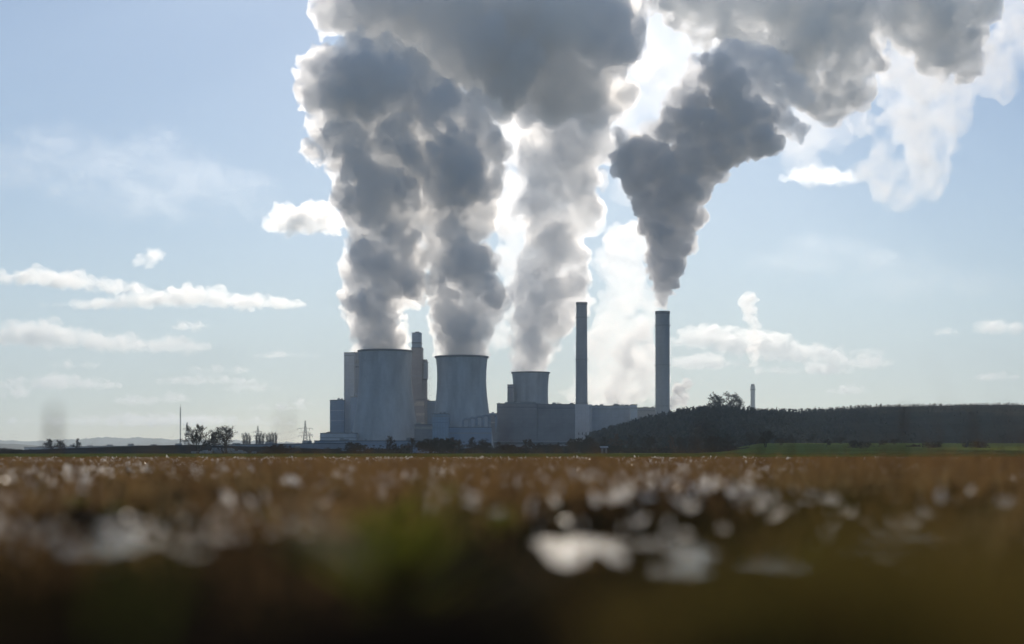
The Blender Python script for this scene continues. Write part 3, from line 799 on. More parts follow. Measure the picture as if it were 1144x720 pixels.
TL += [('fan2', 640, 489, 12, 400, 'small fan shaped tree left of the tall dense bush at the slim chimney', 0), ('fan2', 762, 487, 14, 430, 'fan shaped tree at the foot of the wooded hill', 0), ('fan2', 872, 489, 12, 470, 'small fan tree between the forked tree and the hill foot', 0),
       ('fan2', 940, 488, 12, 560, 'fan tree at the meadow top behind the young trees', 0), ('fan2', 1000, 490, 12, 500, 'small fan tree left of the dark meadow bush', 0), ('fan2', 590, 490, 12, 400, 'small fan tree before the big turbine hall', 1), ('fan', 470, 492, 9, 400, 'thin forked tree left of the dense bushes between the towers', 0)]
for (kd, x, yt, w, d, lb, red) in TL:
    yb_ = None
    if d > 450 and x > 800: z0 = float(meadow_z(np.array((x - HX) * d / F), np.array(float(d))))
    elif d > 700: z0 = 0
    elif x > 830: z0 = float(meadow_z(np.array((x - HX) * d / F), np.array(float(d))))
    else: z0 = 0
    tree(kd, x, yt, w, d, lb, G1, mat=TWIG_R if red else None, z0=z0)
G4 = 'big bare trees on the hilltop'
for (kd, x, yt, w, lb) in (('hill1', 797, 440, 18, 'leftmost of the big bare trees on the hilltop'), ('hill2', 806, 437, 18, 'tallest bare tree of the hilltop group'), ('hill1', 815, 436.5, 18, 'fan shaped bare tree in the hilltop group'), ('hill2', 825, 441, 16, 'right hand bare tree of the hilltop group beside the far chimney')):
    d = 1060; tree(kd, x, yt, w, d, lb, G4, z0=float(hill_z(np.array((x - HX) * d / F), np.array(float(d)))) - 1)

# scrub and young conifers that clothe the hill: too many and too dense to count
rng = np.random.default_rng(77)
V = []; Fq = []; nv = 0
n = 20000
px_ = rng.uniform(655, 1180, n); yy_ = rng.uniform(660, 1110, n)
crest_b = rng.random(n) < .30; yy_ = np.where(crest_b, rng.uniform(1040, 1100, n), yy_)
X = (px_ - HX) * yy_ / F
Z = hill_z(X, yy_)
dens = np.interp(px_, [655, 700, 860, 900, 1000, 1180], [1, 1, 1, .6, .4, .35])
size = np.interp(px_, [655, 740, 870, 900, 1000, 1180], [1.3, 1.4, 1.2, .8, .5, .45]) * np.clip(rng.gamma(3, .36, n), .4, 2.4)
keep = (rng.random(n) < dens) & (Z > .5)
X, Y_, Z, size = X[keep], yy_[keep], Z[keep], size[keep]
m = len(X); nt = 16
th = rng.uniform(0, 2 * PI, (m, nt)); hh = rng.uniform(0, 1, (m, nt)); rad = (1 - hh) ** .8 * rng.uniform(.3, 1, (m, nt)) * size[:, None] * .8
cx = X[:, None] + np.cos(th) * rad; cyy = Y_[:, None] + np.sin(th) * rad; cz = Z[:, None] + hh * size[:, None] * 1.9 - .3
cen = np.stack([cx, cyy, cz], -1).reshape(-1, 3); s = (size[:, None] * rng.uniform(.12, .32, (m, nt))).reshape(-1)
e1 = rng.normal(size=cen.shape); e2 = rng.normal(size=cen.shape); e3 = rng.normal(size=cen.shape); e3[:, 2] = np.abs(e3[:, 2]) + .8
V = np.stack([cen + e1 * s[:, None], cen + e2 * s[:, None], cen + e3 * s[:, None]], 1).reshape(-1, 3)
tag(mesh_np('hillside_scrub', V, np.arange(len(V)).reshape(-1, 3), SCRUB), kind='stuff')

# long low undergrowth that fills in between the trees of the field edge
px_ = rng.uniform(-40, 1180, 5200); dd_ = rng.uniform(330, 460, 5200)
gap = vnoise(np.stack([px_ / 26, px_ * 0, px_ * 0], -1)) + np.interp(px_, [0, 340, 380, 700, 820, 850, 1000, 1144], [-.9, -.6, .3, .3, .3, -.75, -.5, .2]) > 0
px_, dd_ = px_[gap], dd_[gap]; m = len(px_)
X = (px_ - HX) * dd_ / F; Z = meadow_z(X, dd_); nt = 14; size = rng.uniform(.5, 1.5, m)
cen = np.stack([X[:, None] + rng.normal(0, 1, (m, nt)) * size[:, None] * .5, dd_[:, None] + rng.normal(0, 1, (m, nt)) * .5, Z[:, None] + rng.random((m, nt)) * size[:, None]], -1).reshape(-1, 3)
s = (size[:, None] * rng.uniform(.05, .14, (m, nt))).reshape(-1)
e1 = rng.normal(size=cen.shape); e2 = rng.normal(size=cen.shape); e3 = rng.normal(size=cen.shape); e3[:, 2] = np.abs(e3[:, 2]) + 1.5
V = np.stack([cen + e1 * s[:, None], cen + e2 * s[:, None], cen + e3 * s[:, None]], 1).reshape(-1, 3)
tag(mesh_np('undergrowth', V, np.arange(len(V)).reshape(-1, 3), TWIG), kind='stuff')

# rubble heap, shed, hunting stand
rb = MB(); r_ = random.Random(4)
for i in range(60):
    x = r_.gauss(0, 4.5); h = max(.1, 1.6 * math.exp(-(x / 5) ** 2)); z = r_.uniform(0, h); s_ = r_.uniform(.2, .7)
    rb.box(x - s_, x + s_ * r_.uniform(.5, 1), r_.uniform(-1, 1), r_.uniform(1.2, 2), z - .2, z + s_ * .8)
rb2 = rb.build('rubble_heap', surf('pale_rubble', (.5, .48, .45), .9, .2, .5)); rb2.location = (W(250, HY, 430).x, 430, .0)
tag(rb2, 'pale rubble heap seen between the trunks of the two big bare trees on the left', 'rubble heap')
sh = empty('shed', (W(675, HY, 395).x, 395, 0), 'small shed with pale sloping roof among the bushes under the slim chimney', 'shed')
q = MB(); q.box(-1.1, 1.1, 0, 1.8, -.1, 1.9); q.build('wall', CLAD_N, sh)
q = MB(); q.add([(-1.5, -.4, 2.0), (1.5, -.4, 2.0), (1.5, 2.2, 2.35), (-1.5, 2.2, 2.35), (-1.5, -.4, 2.12), (1.5, -.4, 2.12), (1.5, 2.2, 2.47), (-1.5, 2.2, 2.47)], [(0, 3, 2, 1), (4, 5, 6, 7), (0, 1, 5, 4), (1, 2, 6, 5), (2, 3, 7, 6), (3, 0, 4, 7)]); q.build('roof', CLAD_L, sh)
q = MB(); q.box(-.4, .4, -.04, .02, 0, 1.7); q.build('door', DARKM, sh); sh.scale = (.75, .75, .8)
zc = float(hill_z(np.array((904 - HX) * 1075 / F), np.array(1075.0)))
hs = empty('hunting_stand', ((904 - HX) * 1075 / F, 1075, zc), 'tiny raised hunting stand on the hill crest', 'hunting stand')
q = MB(); q.box(-.9, .9, -.8, .8, 2.0, 3.6); q.build('cabin', DARKM, hs)
for sx_ in (-1, 1):
    for sy_ in (-1, 1):
        q = MB(); q.tube((sx_ * 1.1, sy_ * 1.0, -.4), (sx_ * .8, sy_ * .7, 2.0), .1, n=5); q.build('leg', DARKM, hs)

# ------------------------------------------------------------------ steam
BODY = vapour('steam_body', 0.10, 0.62, hetero=(.042, .27, .60, .2))
LOBE = vapour('dense_billow', 0.085, 0.4)
BODY_TOP = vapour('merged_steam', 0.075, 0.6, hetero=(.020, .24, .58, .2))
LOBE_TOP = vapour('dense_top_billow', 0.06, 0.4)
STEAM_SOFT = vapour('soft_steam', 0.055, 0.6, hetero=(.028, .24, .60, .2))
LOBE_SOFT = vapour('soft_billow', 0.03, 0.5)
SMOKE = vapour('stack_vapour', 0.16, 0.5, col=(.975, .975, .98))
KB = ((11, .28, .5), (9, .28, .45), (6, .26, .42))
KD = ((9, .34, .52), (7, .3, .5))


def lobes(plume, specs, mat, d0, vox, seed, amp=7, scale=13, clip=None):
    """Denser billows inside a plume: parts of it. specs: groups of (px, py, r)."""
    for i, sp in enumerate(specs):
        b = billows('billow', [(x, y, r * .86, d0 + (40 if y > 368 and x < 580 else (40 if y > 392 else 0))) for (x, y, r) in sp], vox, seed + i, mat, kids=KB, amp=amp, scale=scale, oct=5, clip=clip)
        b.parent = plume
        for k_ in ('category', 'label', 'group'):
            if k_ in b: del b[k_]


pA = billows('steam_plume', [
    (427, 389, 25, 1600), (424, 378, 27, 1600), (414, 355, 29, 1595), (410, 334, 25, 1600), (432, 330, 26, 1610), (452, 318, 22, 1610),
    (420, 305, 33, 1590), (450, 296, 30, 1600), (412, 280, 22, 1580), (440, 265, 32, 1610), (412, 245, 30, 1600), (402, 215, 31, 1590),
    (430, 220, 36, 1610), (397, 185, 26, 1590), (420, 180, 40, 1600), (450, 180, 34, 1620), (378, 150, 27, 1590), (400, 140, 42, 1600), (440, 135, 40, 1610),
    (352, 108, 20, 1590), (346, 85, 16, 1600), (370, 88, 34, 1590), (400, 92, 44, 1600), (438, 88, 38, 1620), (357, 163, 15, 1590), (348, 170, 9, 1590), (352, 140, 12, 1590)],
    1.8, 11, BODY, kids=KD, amp=5.5, scale=13, oct=5, clip=113.2, jit=12,
    label='dark billowing steam plume rising from the largest cooling tower at the left end')
lobes(pA, [[(405, 85, 34), (436, 90, 28), (380, 105, 26), (410, 110, 30)], [(405, 190, 24), (420, 215, 32), (440, 208, 22), (395, 222, 20), (415, 240, 18)],
           [(408, 290, 22), (424, 300, 26), (448, 308, 22), (432, 318, 20)], [(404, 344, 18), (420, 350, 20), (428, 362, 18), (416, 374, 18), (428, 386, 22)], [(462, 325, 14), (470, 315, 12)], [(375, 150, 15), (392, 158, 20), (380, 170, 12)], [(440, 150, 22), (455, 165, 20)], [(440, 262, 18), (455, 270, 16)], [(455, 215, 14), (462, 228, 12)], [(470, 192, 14), (462, 180, 11)]], LOBE, 1560, 1.6, 111, clip=113.2)
pB = billows('steam_plume', [
    (516, 394, 25, 1600), (518, 380, 27, 1600), (512, 362, 28, 1600), (525, 350, 28, 1600), (497, 347, 18, 1590), (540, 335, 24, 1605), (520, 325, 28, 1600),
    (505, 300, 28, 1600), (530, 300, 26, 1600), (505, 270, 32, 1600), (523, 240, 32, 1610), (495, 240, 34, 1600), (520, 205, 36, 1600), (488, 195, 36, 1600),
    (528, 165, 34, 1600), (500, 150, 40, 1600), (480, 120, 36, 1600), (530, 130, 26, 1590), (545, 195, 20, 1600)],
    1.8, 12, BODY, kids=KD, amp=5.5, scale=13, oct=5, clip=106.6, jit=12,
    label='grey steam plume rising from the middle cooling tower')
lobes(pB, [[(505, 175, 26), (525, 190, 24), (500, 212, 26), (528, 210, 20)], [(520, 285, 22), (534, 296, 20), (516, 300, 20)],
           [(545, 320, 16), (552, 332, 14)], [(500, 352, 16), (512, 362, 20), (520, 376, 18), (506, 378, 18), (516, 392, 20)], [(482, 120, 18), (496, 112, 18)], [(500, 255, 16), (512, 262, 13)], [(488, 320, 13), (495, 330, 13), (484, 338, 9)], [(490, 150, 14), (500, 142, 12)]], LOBE, 1560, 1.6, 131, clip=106.6)
pC = billows('steam_plume', [
    (592, 412, 18, 2150), (594, 400, 21, 2150), (597, 384, 25, 2150), (592, 362, 24, 2150), (610, 354, 28, 2150), (630, 330, 26, 2150), (600, 328, 30, 2150),
    (645, 312, 15, 2140), (605, 298, 30, 2150), (633, 285, 26, 2150), (620, 262, 32, 2150), (638, 235, 32, 2150), (612, 225, 32, 2150), (630, 195, 38, 2150),
    (612, 165, 34, 2150), (648, 160, 36, 2150), (630, 130, 40, 2150), (604, 110, 36, 2150), (648, 115, 42, 2150)],
    2.4, 13, STEAM_SOFT, kids=KD, amp=8, scale=24, oct=5, clip=120.2, jit=14,
    label='pale grey steam plume rising from the smallest cooling tower behind the turbine halls')
lobes(pC, [[(640, 318, 16), (622, 325, 22), (606, 342, 22), (594, 362, 20), (588, 384, 20), (600, 396, 18), (593, 408, 15)], [(640, 170, 26), (655, 200, 20), (630, 150, 24)], [(612, 265, 20), (628, 280, 20), (608, 300, 18)]], LOBE_SOFT, 2110, 2.2, 151, 9, 18, clip=120.2)
pT = billows('steam_cloud', [
    (388, 18, 30, 1700), (373, 2, 24, 1700), (420, 20, 42, 1700), (405, -2, 36, 1700), (450, 2, 42, 1700), (470, 30, 44, 1720), (520, 10, 50, 1740), (520, 55, 44, 1700), (570, 45, 56, 1760),
    (600, 8, 52, 1800), (560, 85, 40, 1720), (516, 97, 22, 1720), (640, 40, 54, 1800), (660, 8, 48, 1800), (680, 55, 34, 1780), (690, 25, 30, 1780), (610, 85, 42, 1780), (480, 75, 32, 1720), (655, 95, 36, 1800), (688, 105, 18, 1800)],
    2.8, 14, BODY_TOP, kids=KD, amp=9, scale=28, oct=5, depth=1.4,
    label='broad dark steam cloud merging over the three cooling towers', cat='steam cloud')
lobes(pT, [[(548, 62, 28), (575, 75, 28), (560, 95, 24), (595, 60, 24)], [(590, 5, 36), (640, 10, 40), (620, 30, 34), (680, 30, 26), (692, 55, 18), (660, 45, 30)],
           [(460, 15, 30), (500, 5, 34), (530, 15, 30), (420, 0, 24)]], LOBE_TOP, 1690, 2.0, 171, 11, 24)
pD = billows('stack_plume', [
    (740, 336, 7.2, 1750), (740, 331, 8, 1750), (740, 322, 11, 1750), (743, 312, 14, 1750), (737, 303, 14, 1750), (747, 297, 18, 1750), (735, 286, 15, 1750), (752, 276, 19, 1750), (742, 263, 22, 1750), (762, 259, 16, 1750),
    (735, 246, 22, 1750), (760, 241, 22, 1750), (780, 243, 12, 1750), (725, 226, 20, 1750), (752, 216, 28, 1750), (778, 213, 18, 1750), (715, 201, 22, 1750), (740, 190, 26, 1750), (790, 195, 16, 1750),
    (702, 180, 18, 1750), (718, 172, 20, 1750), (770, 180, 26, 1750), (800, 175, 22, 1750), (820, 162, 22, 1750), (845, 156, 21, 1750), (866, 160, 11, 1750), (735, 170, 14, 1750), (795, 148, 24, 1750), (828, 132, 22, 1750), (846, 124, 14, 1750),
    (812, 108, 20, 1750), (800, 84, 15, 1750), (822, 92, 14, 1750), (790, 68, 8, 1750), (772, 138, 20, 1750), (745, 148, 13, 1750), (752, 132, 14, 1760), (778, 118, 16, 1760), (850, 140, 14, 1760), (862, 128, 10, 1760), (805, 70, 12, 1750)],
    1.4, 15, SMOKE, kids=KB, amp=2.6, scale=8, oct=4, clip=0, label='dark grey vapour plume fanning out from the thick chimney on the right', cat='vapour plume')
fr = billows('vapour_fringe', [(760, 120, 22, 1790), (790, 95, 26, 1790), (820, 70, 24, 1790), (840, 100, 26, 1790), (870, 130, 22, 1790), (855, 150, 20, 1790), (735, 150, 18, 1790), (810, 125, 26, 1790), (860, 80, 24, 1800), (885, 150, 14, 1790), (700, 160, 14, 1790), (885, 100, 20, 1800)],
    2.4, 16, vapour('ragged_vapour', 0.09, 0.5, col=(.98, .98, .985), hetero=(.035, .30, .62, .2)), kids=KD, amp=9, scale=20, oct=5)
fr.parent = pD
for k_ in ('category', 'label', 'group'):
    if k_ in fr: del fr[k_]

VEIL = vapour('thin_veil', 0.0075, 0.55, hetero=(.016, .36, .66, .2))
SOFTV = vapour('soft_back_steam', 0.020, 0.6, hetero=(.022, .28, .62, .2))
SOFTV2 = vapour('trail_vapour', 0.06, 0.6, hetero=(.05, .3, .6, .1))
SOFTV2B = vapour('soft_grey_core', 0.024, 0.6, hetero=(.03, .28, .62, .2))
VEIL2 = vapour('grey_veil', 0.12, 0.45, hetero=(.020, .30, .62, .2))
billows('drifting_steam', [
    (740, 10, 44, 2300), (700, 20, 30, 2300), (770, 40, 46, 2300), (730, 70, 40, 2300), (700, 110, 30, 2300), (760, 100, 40, 2300), (810, 20, 50, 2300), (820, 80, 34, 2300), (860, 60, 50, 2300), (880, 110, 44, 2300),
    (910, 30, 60, 2300), (930, 90, 46, 2300), (890, 150, 34, 2300), (950, 10, 50, 2300), (970, 70, 26, 2300), (930, 140, 26, 2300), (700, 160, 24, 2300), (720, 200, 26, 2300), (690, 140, 20, 2300), (780, -5, 44, 2300), (860, -8, 48, 2300)],
    5.0, 21, VEIL, amp=22, scale=60, depth=1.3, label='wide bright thin steam veil spreading to the right behind the dark chimney plume', cat='steam veil')
billows('drifting_steam', [
    (850, 0, 30, 2250), (880, 10, 34, 2250), (920, 20, 40, 2250), (950, 50, 30, 2250), (955, 80, 22, 2250), (930, 90, 22, 2250), (900, 50, 36, 2250), (905, -2, 40, 2250), (945, 20, 34, 2250), (880, 80, 24, 2250), (925, 118, 20, 2250), (950, 110, 20, 2250), (968, 70, 18, 2250), (900, 100, 22, 2250), (830, 20, 24, 2250), (840, -10, 30, 2250), (800, 0, 26, 2250), (770, 2, 24, 2250), (740, -2, 22, 2250), (712, 2, 16, 2250), (790, 30, 18, 2250), (850, 85, 20, 2250), (835, 55, 20, 2250), (815, 30, 22, 2250), (850, 60, 22, 2250), (870, 110, 16, 2250)],
    3.0, 22, VEIL2, kids=KD, amp=12, scale=26, oct=5, label='dark grey steam mass at the top right of the bright veil', cat='steam cloud')
billows('drifting_steam', [
    (1000, 10, 34, 2350), (1040, 10, 40, 2350), (1070, 30, 30, 2350), (1075, 60, 22, 2350), (1050, 50, 30, 2350), (1090, 10, 26, 2350), (1020, -5, 38, 2350), (1080, 80, 12, 2350)],
    3.0, 23, VEIL2, kids=KD, amp=12, scale=26, oct=5, label='dark grey steam scrap in the top right corner', cat='steam cloud')
billows('drifting_steam', [
    (1010, 60, 34, 2400), (1025, 100, 34, 2400), (1020, 140, 32, 2400), (1030, 160, 30, 2400), (1035, 185, 26, 2400), (1015, 200, 24, 2400), (1000, 215, 20, 2400), (985, 218, 12, 2400), (1040, 205, 16, 2400), (985, 170, 20, 2400), (965, 190, 10, 2400), (970, 140, 18, 2400), (990, 100, 24, 2400), (1060, 130, 22, 2400), (1060, 90, 30, 2400), (1100, 60, 34, 2400), (1130, 50, 26, 2400), (1120, 90, 18, 2400), (1140, 20, 26, 2400)],
    4.0, 24, vapour('cream_veil', .020, .5, hetero=(.018, .38, .66, .2)), amp=16, scale=45, label='cream lit tail of steam hanging down on the right', cat='steam veil')
billows('drifting_steam', [
    (690, 420, 24, 2500), (710, 440, 20, 2500), (680, 440, 22, 2500), (660, 430, 16, 2500), (700, 395, 24, 2500), (720, 400, 22, 2500), (690, 365, 26, 2500), (715, 365, 22, 2500), (672, 390, 20, 2500), (700, 335, 26, 2500), (725, 340, 16, 2500),
    (690, 305, 24, 2500), (700, 275, 24, 2500), (680, 330, 16, 2500), (725, 430, 20, 2500), (640, 445, 12, 2500), (690, 450, 24, 2500)],
    4.0, 25, SOFTV, amp=15, scale=42, label='soft bright steam behind and between the two tall chimneys', cat='steam veil')
billows('drifting_steam', [(712, 380, 16, 2480), (705, 400, 18, 2480), (715, 420, 14, 2480), (695, 425, 14, 2480), (690, 440, 14, 2480), (720, 360, 10, 2480), (708, 440, 12, 2480)],
    4.0, 26, SOFTV2B, amp=12, scale=32, label='grey core of the soft steam just left of the thick chimney', cat='steam cloud')
billows('drifting_steam', [(757, 436, 9, 2400), (762, 444, 8, 2400), (752, 448, 8, 2400), (768, 430, 5, 2400)],
    2.5, 27, VEIL2, amp=6, scale=16, label='small round steam puff above the hill just right of the thick chimney', cat='steam puff')
billows('drifting_steam', [
    (565, 130, 24, 2600), (580, 170, 26, 2600), (570, 210, 26, 2600), (565, 250, 22, 2600), (560, 290, 20, 2600), (575, 330, 18, 2600), (600, 150, 30, 2600), (590, 240, 26, 2600), (640, 400, 10, 2600), (555, 350, 12, 2600), (560, 375, 10, 2600)],
    5.0, 28, SOFTV, amp=15, scale=42, label='bright thin steam glowing between the middle and the smallest tower plumes', cat='steam veil')
billows('chimney_vapour', [(842, 424, 2.6, 2900), (842.5, 418, 3, 2900), (842.5, 412, 3.4, 2900), (841, 408, 4.5, 2900), (843, 400, 5.5, 2900), (842, 390, 6, 2900), (845, 382, 6.5, 2900), (841, 374, 7, 2900), (843, 364, 5, 2900), (838, 356, 6.5, 2900), (837, 346, 8, 2900), (833, 338, 8, 2900), (839, 334, 7, 2900)],
    1.8, 29, SOFTV2, kids=((8, .35, .55),), amp=5, scale=10, label='thin pale vapour trail above the far small chimney', cat='vapour plume')

# ------------------------------------------------------------------ cumulus beyond the haze
CLOUD = vapour('cumulus', 0.011, 0.7, hetero=(.0042, .32, .74, .2, (1, 1, 1.8)))
CLOUD_T = vapour('thin_cumulus', 0.012, 0.7, hetero=(.0055, .34, .76, .2, (1, 1, 2)))
CLOUD_V3 = vapour('soft_cloud', 0.0028, 0.7, hetero=(.0045, .28, .7, .2, (1, 1, 1.6)))
GC = 'low clouds over the horizon'
def cloud(spec, label, seed, mat=CLOUD, d=15000, dens=1):
    """spec: (px, py, half width, half height)."""
    r = random.Random(seed); blobs = []
    for (px, py, hw, hh) in spec:
        hw *= 1.1; hh *= 1.25; n = max(5, int(hw / hh * 4))
        for i in range(n):
            t_ = -1 + 2 * (i + .5) / n
            rr_ = hh * (1 - .5 * t_ * t_) * r.uniform(.75, 1.1)
            blobs.append((px + t_ * hw * .95, py + hh * .4 - rr_ * .5 + r.uniform(-.1, .1) * hh, rr_, d + r.uniform(-1, 1) * 500))
        nl = max(2, int(hw * 1.9 / (hh * .45)))
        for i in range(nl + 1): blobs.append((px - hw * .95 + i * hw * 1.9 / nl, py + hh * .25 + r.uniform(-.1, .1) * hh, hh * .42, d))
    k = d / F
    return billows('cloud', blobs, .7 * k, seed, mat, kids=((8, .35, .6),), amp=.42 * min(q[3] for q in spec) * k, scale=7 * k, oct=5, squash=.75, label=label, cat='cloud', group=GC)
cloud([(30, 310, 45, 8), (85, 314, 35, 8), (130, 322, 30, 6)], 'bright cloud bank at the left edge, upper of the long ones', 31)
cloud([(160, 334, 30, 8), (215, 332, 50, 10), (285, 338, 50, 7)], 'long bright cloud stretching toward the plumes, level with the large towers steam', 32)
cloud([(40, 374, 42, 12), (85, 380, 30, 10), (130, 384, 32, 8), (190, 386, 40, 8)], 'big low cloud with grey belly at the left edge', 33)
cloud([(340, 247, 38, 14), (352, 240, 20, 11)], 'white cloud puff touching the left plume half way up', 34)
cloud([(165, 292, 14, 7), (172, 286, 8, 6)], 'small torn cloud scrap above the long bright cloud', 35, CLOUD_T)
cloud([(110, 340, 60, 5)], 'thin cloud strip under the left end of the bright long cloud', 61, CLOUD_T)
cloud([(230, 425, 50, 5), (280, 432, 30, 5)], 'faint broad cloud strip left of the plant at mid height', 62, CLOUD_T)
cloud([(60, 428, 70, 7)], 'broad low layered cloud above the far left ridge', 63, CLOUD_T)
cloud([(900, 412, 50, 7), (960, 405, 34, 6)], 'faint layered cloud above the hill right of the far chimney', 64, CLOUD_T)
cloud([(213, 364, 18, 5)], 'small cloud right of the big low cloud with grey belly', 36, CLOUD_T)
cloud([(245, 413, 30, 5)], 'little flat cloud under the long bright cloud', 37, CLOUD_T)
cloud([(85, 407, 24, 5)], 'little flat cloud below the big low cloud', 38, CLOUD_T)
cloud([(320, 396, 32, 4)], 'thin flat cloud left of the boiler house', 39, CLOUD_T)
cloud([(35, 440, 42, 6)], 'faint long cloud low at the left edge', 40, CLOUD_T)
cloud([(60, 456, 60, 5), (150, 448, 22, 5)], 'lowest faint cloud streak above the left ridge', 41, CLOUD_T)
cloud([(115, 443, 15, 5), (190, 445, 20, 5)], 'faint pair of low scraps above the long hall', 42, CLOUD_T)
cloud([(310, 455, 30, 4), (340, 450, 14, 4)], 'faint low cloud above the poplars', 43, CLOUD_T)
cloud([(912, 196, 34, 9), (935, 200, 22, 7)], 'pale cloud under the hanging right end of the plumes', 44, CLOUD_V3)
cloud([(800, 378, 50, 11), (850, 385, 40, 12), (900, 396, 40, 8)], 'broad faint cloud right of the thick chimney', 45)
cloud([(950, 392, 32, 6)], 'small cloud joining the broad faint cloud at its right', 46, CLOUD_T)
cloud([(1110, 366, 30, 7)], 'cloud near the right edge above the hill', 47)
cloud([(1050, 371, 18, 4)], 'little cloud left of the right edge cloud', 48, CLOUD_T)
cloud([(1110, 421, 26, 4)], 'low flat cloud near the right edge', 49, CLOUD_T)
cloud([(955, 436, 28, 5)], 'low flat cloud over the middle of the hill', 50, CLOUD_T)
cloud([(790, 405, 40, 7)], 'low cloud strip right beside the thick chimney', 51, CLOUD_T)

CLOUD_V = vapour('high_veil_cloud', 0.00028, 0.7, hetero=(.0016, .40, .75, .2, (1, 1, 2.5)))
cloud([(110, 185, 120, 34), (190, 215, 110, 30)], 'very thin veil of cloud high on the left', 52, CLOUD_V)
cloud([(940, 290, 90, 22), (1040, 320, 90, 18)], 'very thin veil of cloud on the right below the hanging steam tail', 53, CLOUD_V)
cloud([(170, 470, 150, 6)], 'faint flat cloud layer just over the left ridge', 54, CLOUD_T)

# ------------------------------------------------------------------ haze
hz = bpy.data.materials.new('haze_air'); t, out = nodes(hz)
v = t.nodes.new('ShaderNodeVolumePrincipled'); v.inputs['Density'].default_value = HAZE; v.inputs['Anisotropy'].default_value = .3; v.inputs['Color'].default_value = (.80, .93, 1, 1)
t.links.new(v.outputs[0], out.inputs['Volume']); hz.cycles.homogeneous_volume = True
hb = MB(); hb.box(-6000, 6000, -400, 11500, -1.5, 800)
tag(hb.build('haze', hz), kind='stuff')

# ------------------------------------------------------------------ the field: dry weeds, pale dead leaves, seedlings
DRY = surf('dry_weed_stem_brown', (.36, .21, .075), .8, .3, 3.0, col2=(.085, .045, .025), transl=.5)
STRAW = surf('straw', (.48, .36, .18), .7, .2, 3.0, transl=.4)
GREENW = surf('green_weed', (.13, .16, .025), .7, .3, 4.0, transl=.4)
PALE = surf('pale_dead_leaf', (.82, .76, .68), .3, .06, 8, transl=.5, spec=.8)
rng = np.random.default_rng(123)


def ribbons(base, H, wd, lean, bend, seed, segs=3):
    """Tapering blades: base (n,3), height, width, lean direction."""
    r = np.random.default_rng(seed); n = len(base)
    az = r.uniform(0, 2 * PI, n); fa = r.uniform(0, PI, n)
    ld = np.stack([np.cos(az), np.sin(az), az * 0], -1); wdv = np.stack([np.cos(fa), np.sin(fa), fa * 0], -1)
    rows = []
    for i in range(segs + 1):
        t_ = i / segs
        c = base + np.array([0, 0, 1]) * (H * t_ * (1 - .15 * bend * t_))[:, None] + ld * (H * (lean * t_ + bend * t_ * t_))[:, None]
        w = (wd * (1 - .75 * t_))[:, None]
        rows += [c - wdv * w / 2, c + wdv * w / 2]
    V = np.stack(rows, 1); k = 2 * (segs + 1)
    b = np.arange(n)[:, None] * k
    Fq = np.concatenate([b + np.array([[2 * i, 2 * i + 1, 2 * i + 3, 2 * i + 2]]) for i in range(segs)])
    return V.reshape(-1, 3), Fq


def scatter(n, d0, d1, power, wide=1.25):
    """More plants per square metre near the camera; the wedge is wider than the view."""
    u = rng.random(n); y = (d0 ** power + u * (d1 ** power - d0 ** power)) ** (1 / power)
    x = rng.uniform(-1, 1, n) * (y * 572 / F * wide + .3)
    return x, y


x, y = scatter(260000, .9, 66, 1.25)
clump = fbm(np.stack([x / .9, y / 1.8, x * 0], -1), 3) + .45 * vnoise(np.stack([x / .2, y / .25, x * 0], -1))
zg = near_height(x, y)
keep = (rng.random(len(x)) < np.clip(.45 + .9 * clump, .04, 1)) & (zg - swale(y) > -.022)
x, y, zg, clump = x[keep], y[keep], zg[keep], clump[keep]
pxs = x / y * F + HX
tall = np.interp(pxs, [0, 880, 1000, 1144], [1, 1, 1.3, 1.35])
H = rng.gamma(5, .018, len(x)) * (1 + .4 * clump) * tall
H = np.clip(H, .02, .25) * np.clip(.55 + y / 14, .6, 1.05)
H = H * np.where((y < 4.4) & (((pxs > 78) & (pxs < 212)) | ((pxs > 590) & (pxs < 790))), .3, 1)      # the weeds lie flat round the wet hollows
H = np.minimum(H, np.interp(y, [0, 10, 25, 40, 66], [.25, .2, .17, .14, .11]))
V1, F1 = ribbons(np.stack([x, y, zg - .005], -1), H, rng.uniform(.0015, .0035, len(x)) * (1 + y / 14), rng.uniform(0, .25, len(x)), rng.uniform(0, .35, len(x)), 1)
# side shoots and seed pods on the weeds
m = rng.integers(0, len(x), 120000); t_ = rng.uniform(.35, 1, len(m))
bb = np.stack([x[m], y[m], zg[m] + H[m] * t_ * .9], -1) + rng.normal(0, .006, (len(m), 3))
V2, F2 = ribbons(bb, rng.uniform(.008, .03, len(m)) * (1 + y[m] / 40), rng.uniform(.002, .005, len(m)) * (1 + y[m] / 14), rng.uniform(.2, 1.2, len(m)), rng.uniform(-.2, .5, len(m)), 2, 2)
tag(mesh_np('dry_weeds', np.concatenate([V1, V2]), [F1, F2 + len(V1)], DRY), kind='stuff')
x2, y2 = scatter(9000, 2.5, 64, 1.3); z2 = near_height(x2, y2); k = vnoise(np.stack([x2 / 1.1, y2 / 3, x2 * 0 + 5], -1)) > -.1; x2, y2, z2 = x2[k], y2[k], z2[k]
p2 = x2 / y2 * F + HX
V, Fq = ribbons(np.stack([x2, y2, z2 - .004], -1), rng.uniform(.11, .23, len(x2)) * np.clip(.55 + 4 / y2, .6, 1.2) * np.interp(p2, [0, 860, 1000, 1144], [1, 1, 1.45, 1.6]), rng.uniform(.002, .004, len(x2)) * (1 + y2 / 16), rng.uniform(0, .25, len(x2)), rng.uniform(0, .3, len(x2)), 9)
tag(mesh_np('lone_dry_stems', V, Fq, surf('dark_stalk', (.22, .11, .045), .8, .3, 3, col2=(.06, .032, .02), transl=.3)), kind='stuff')
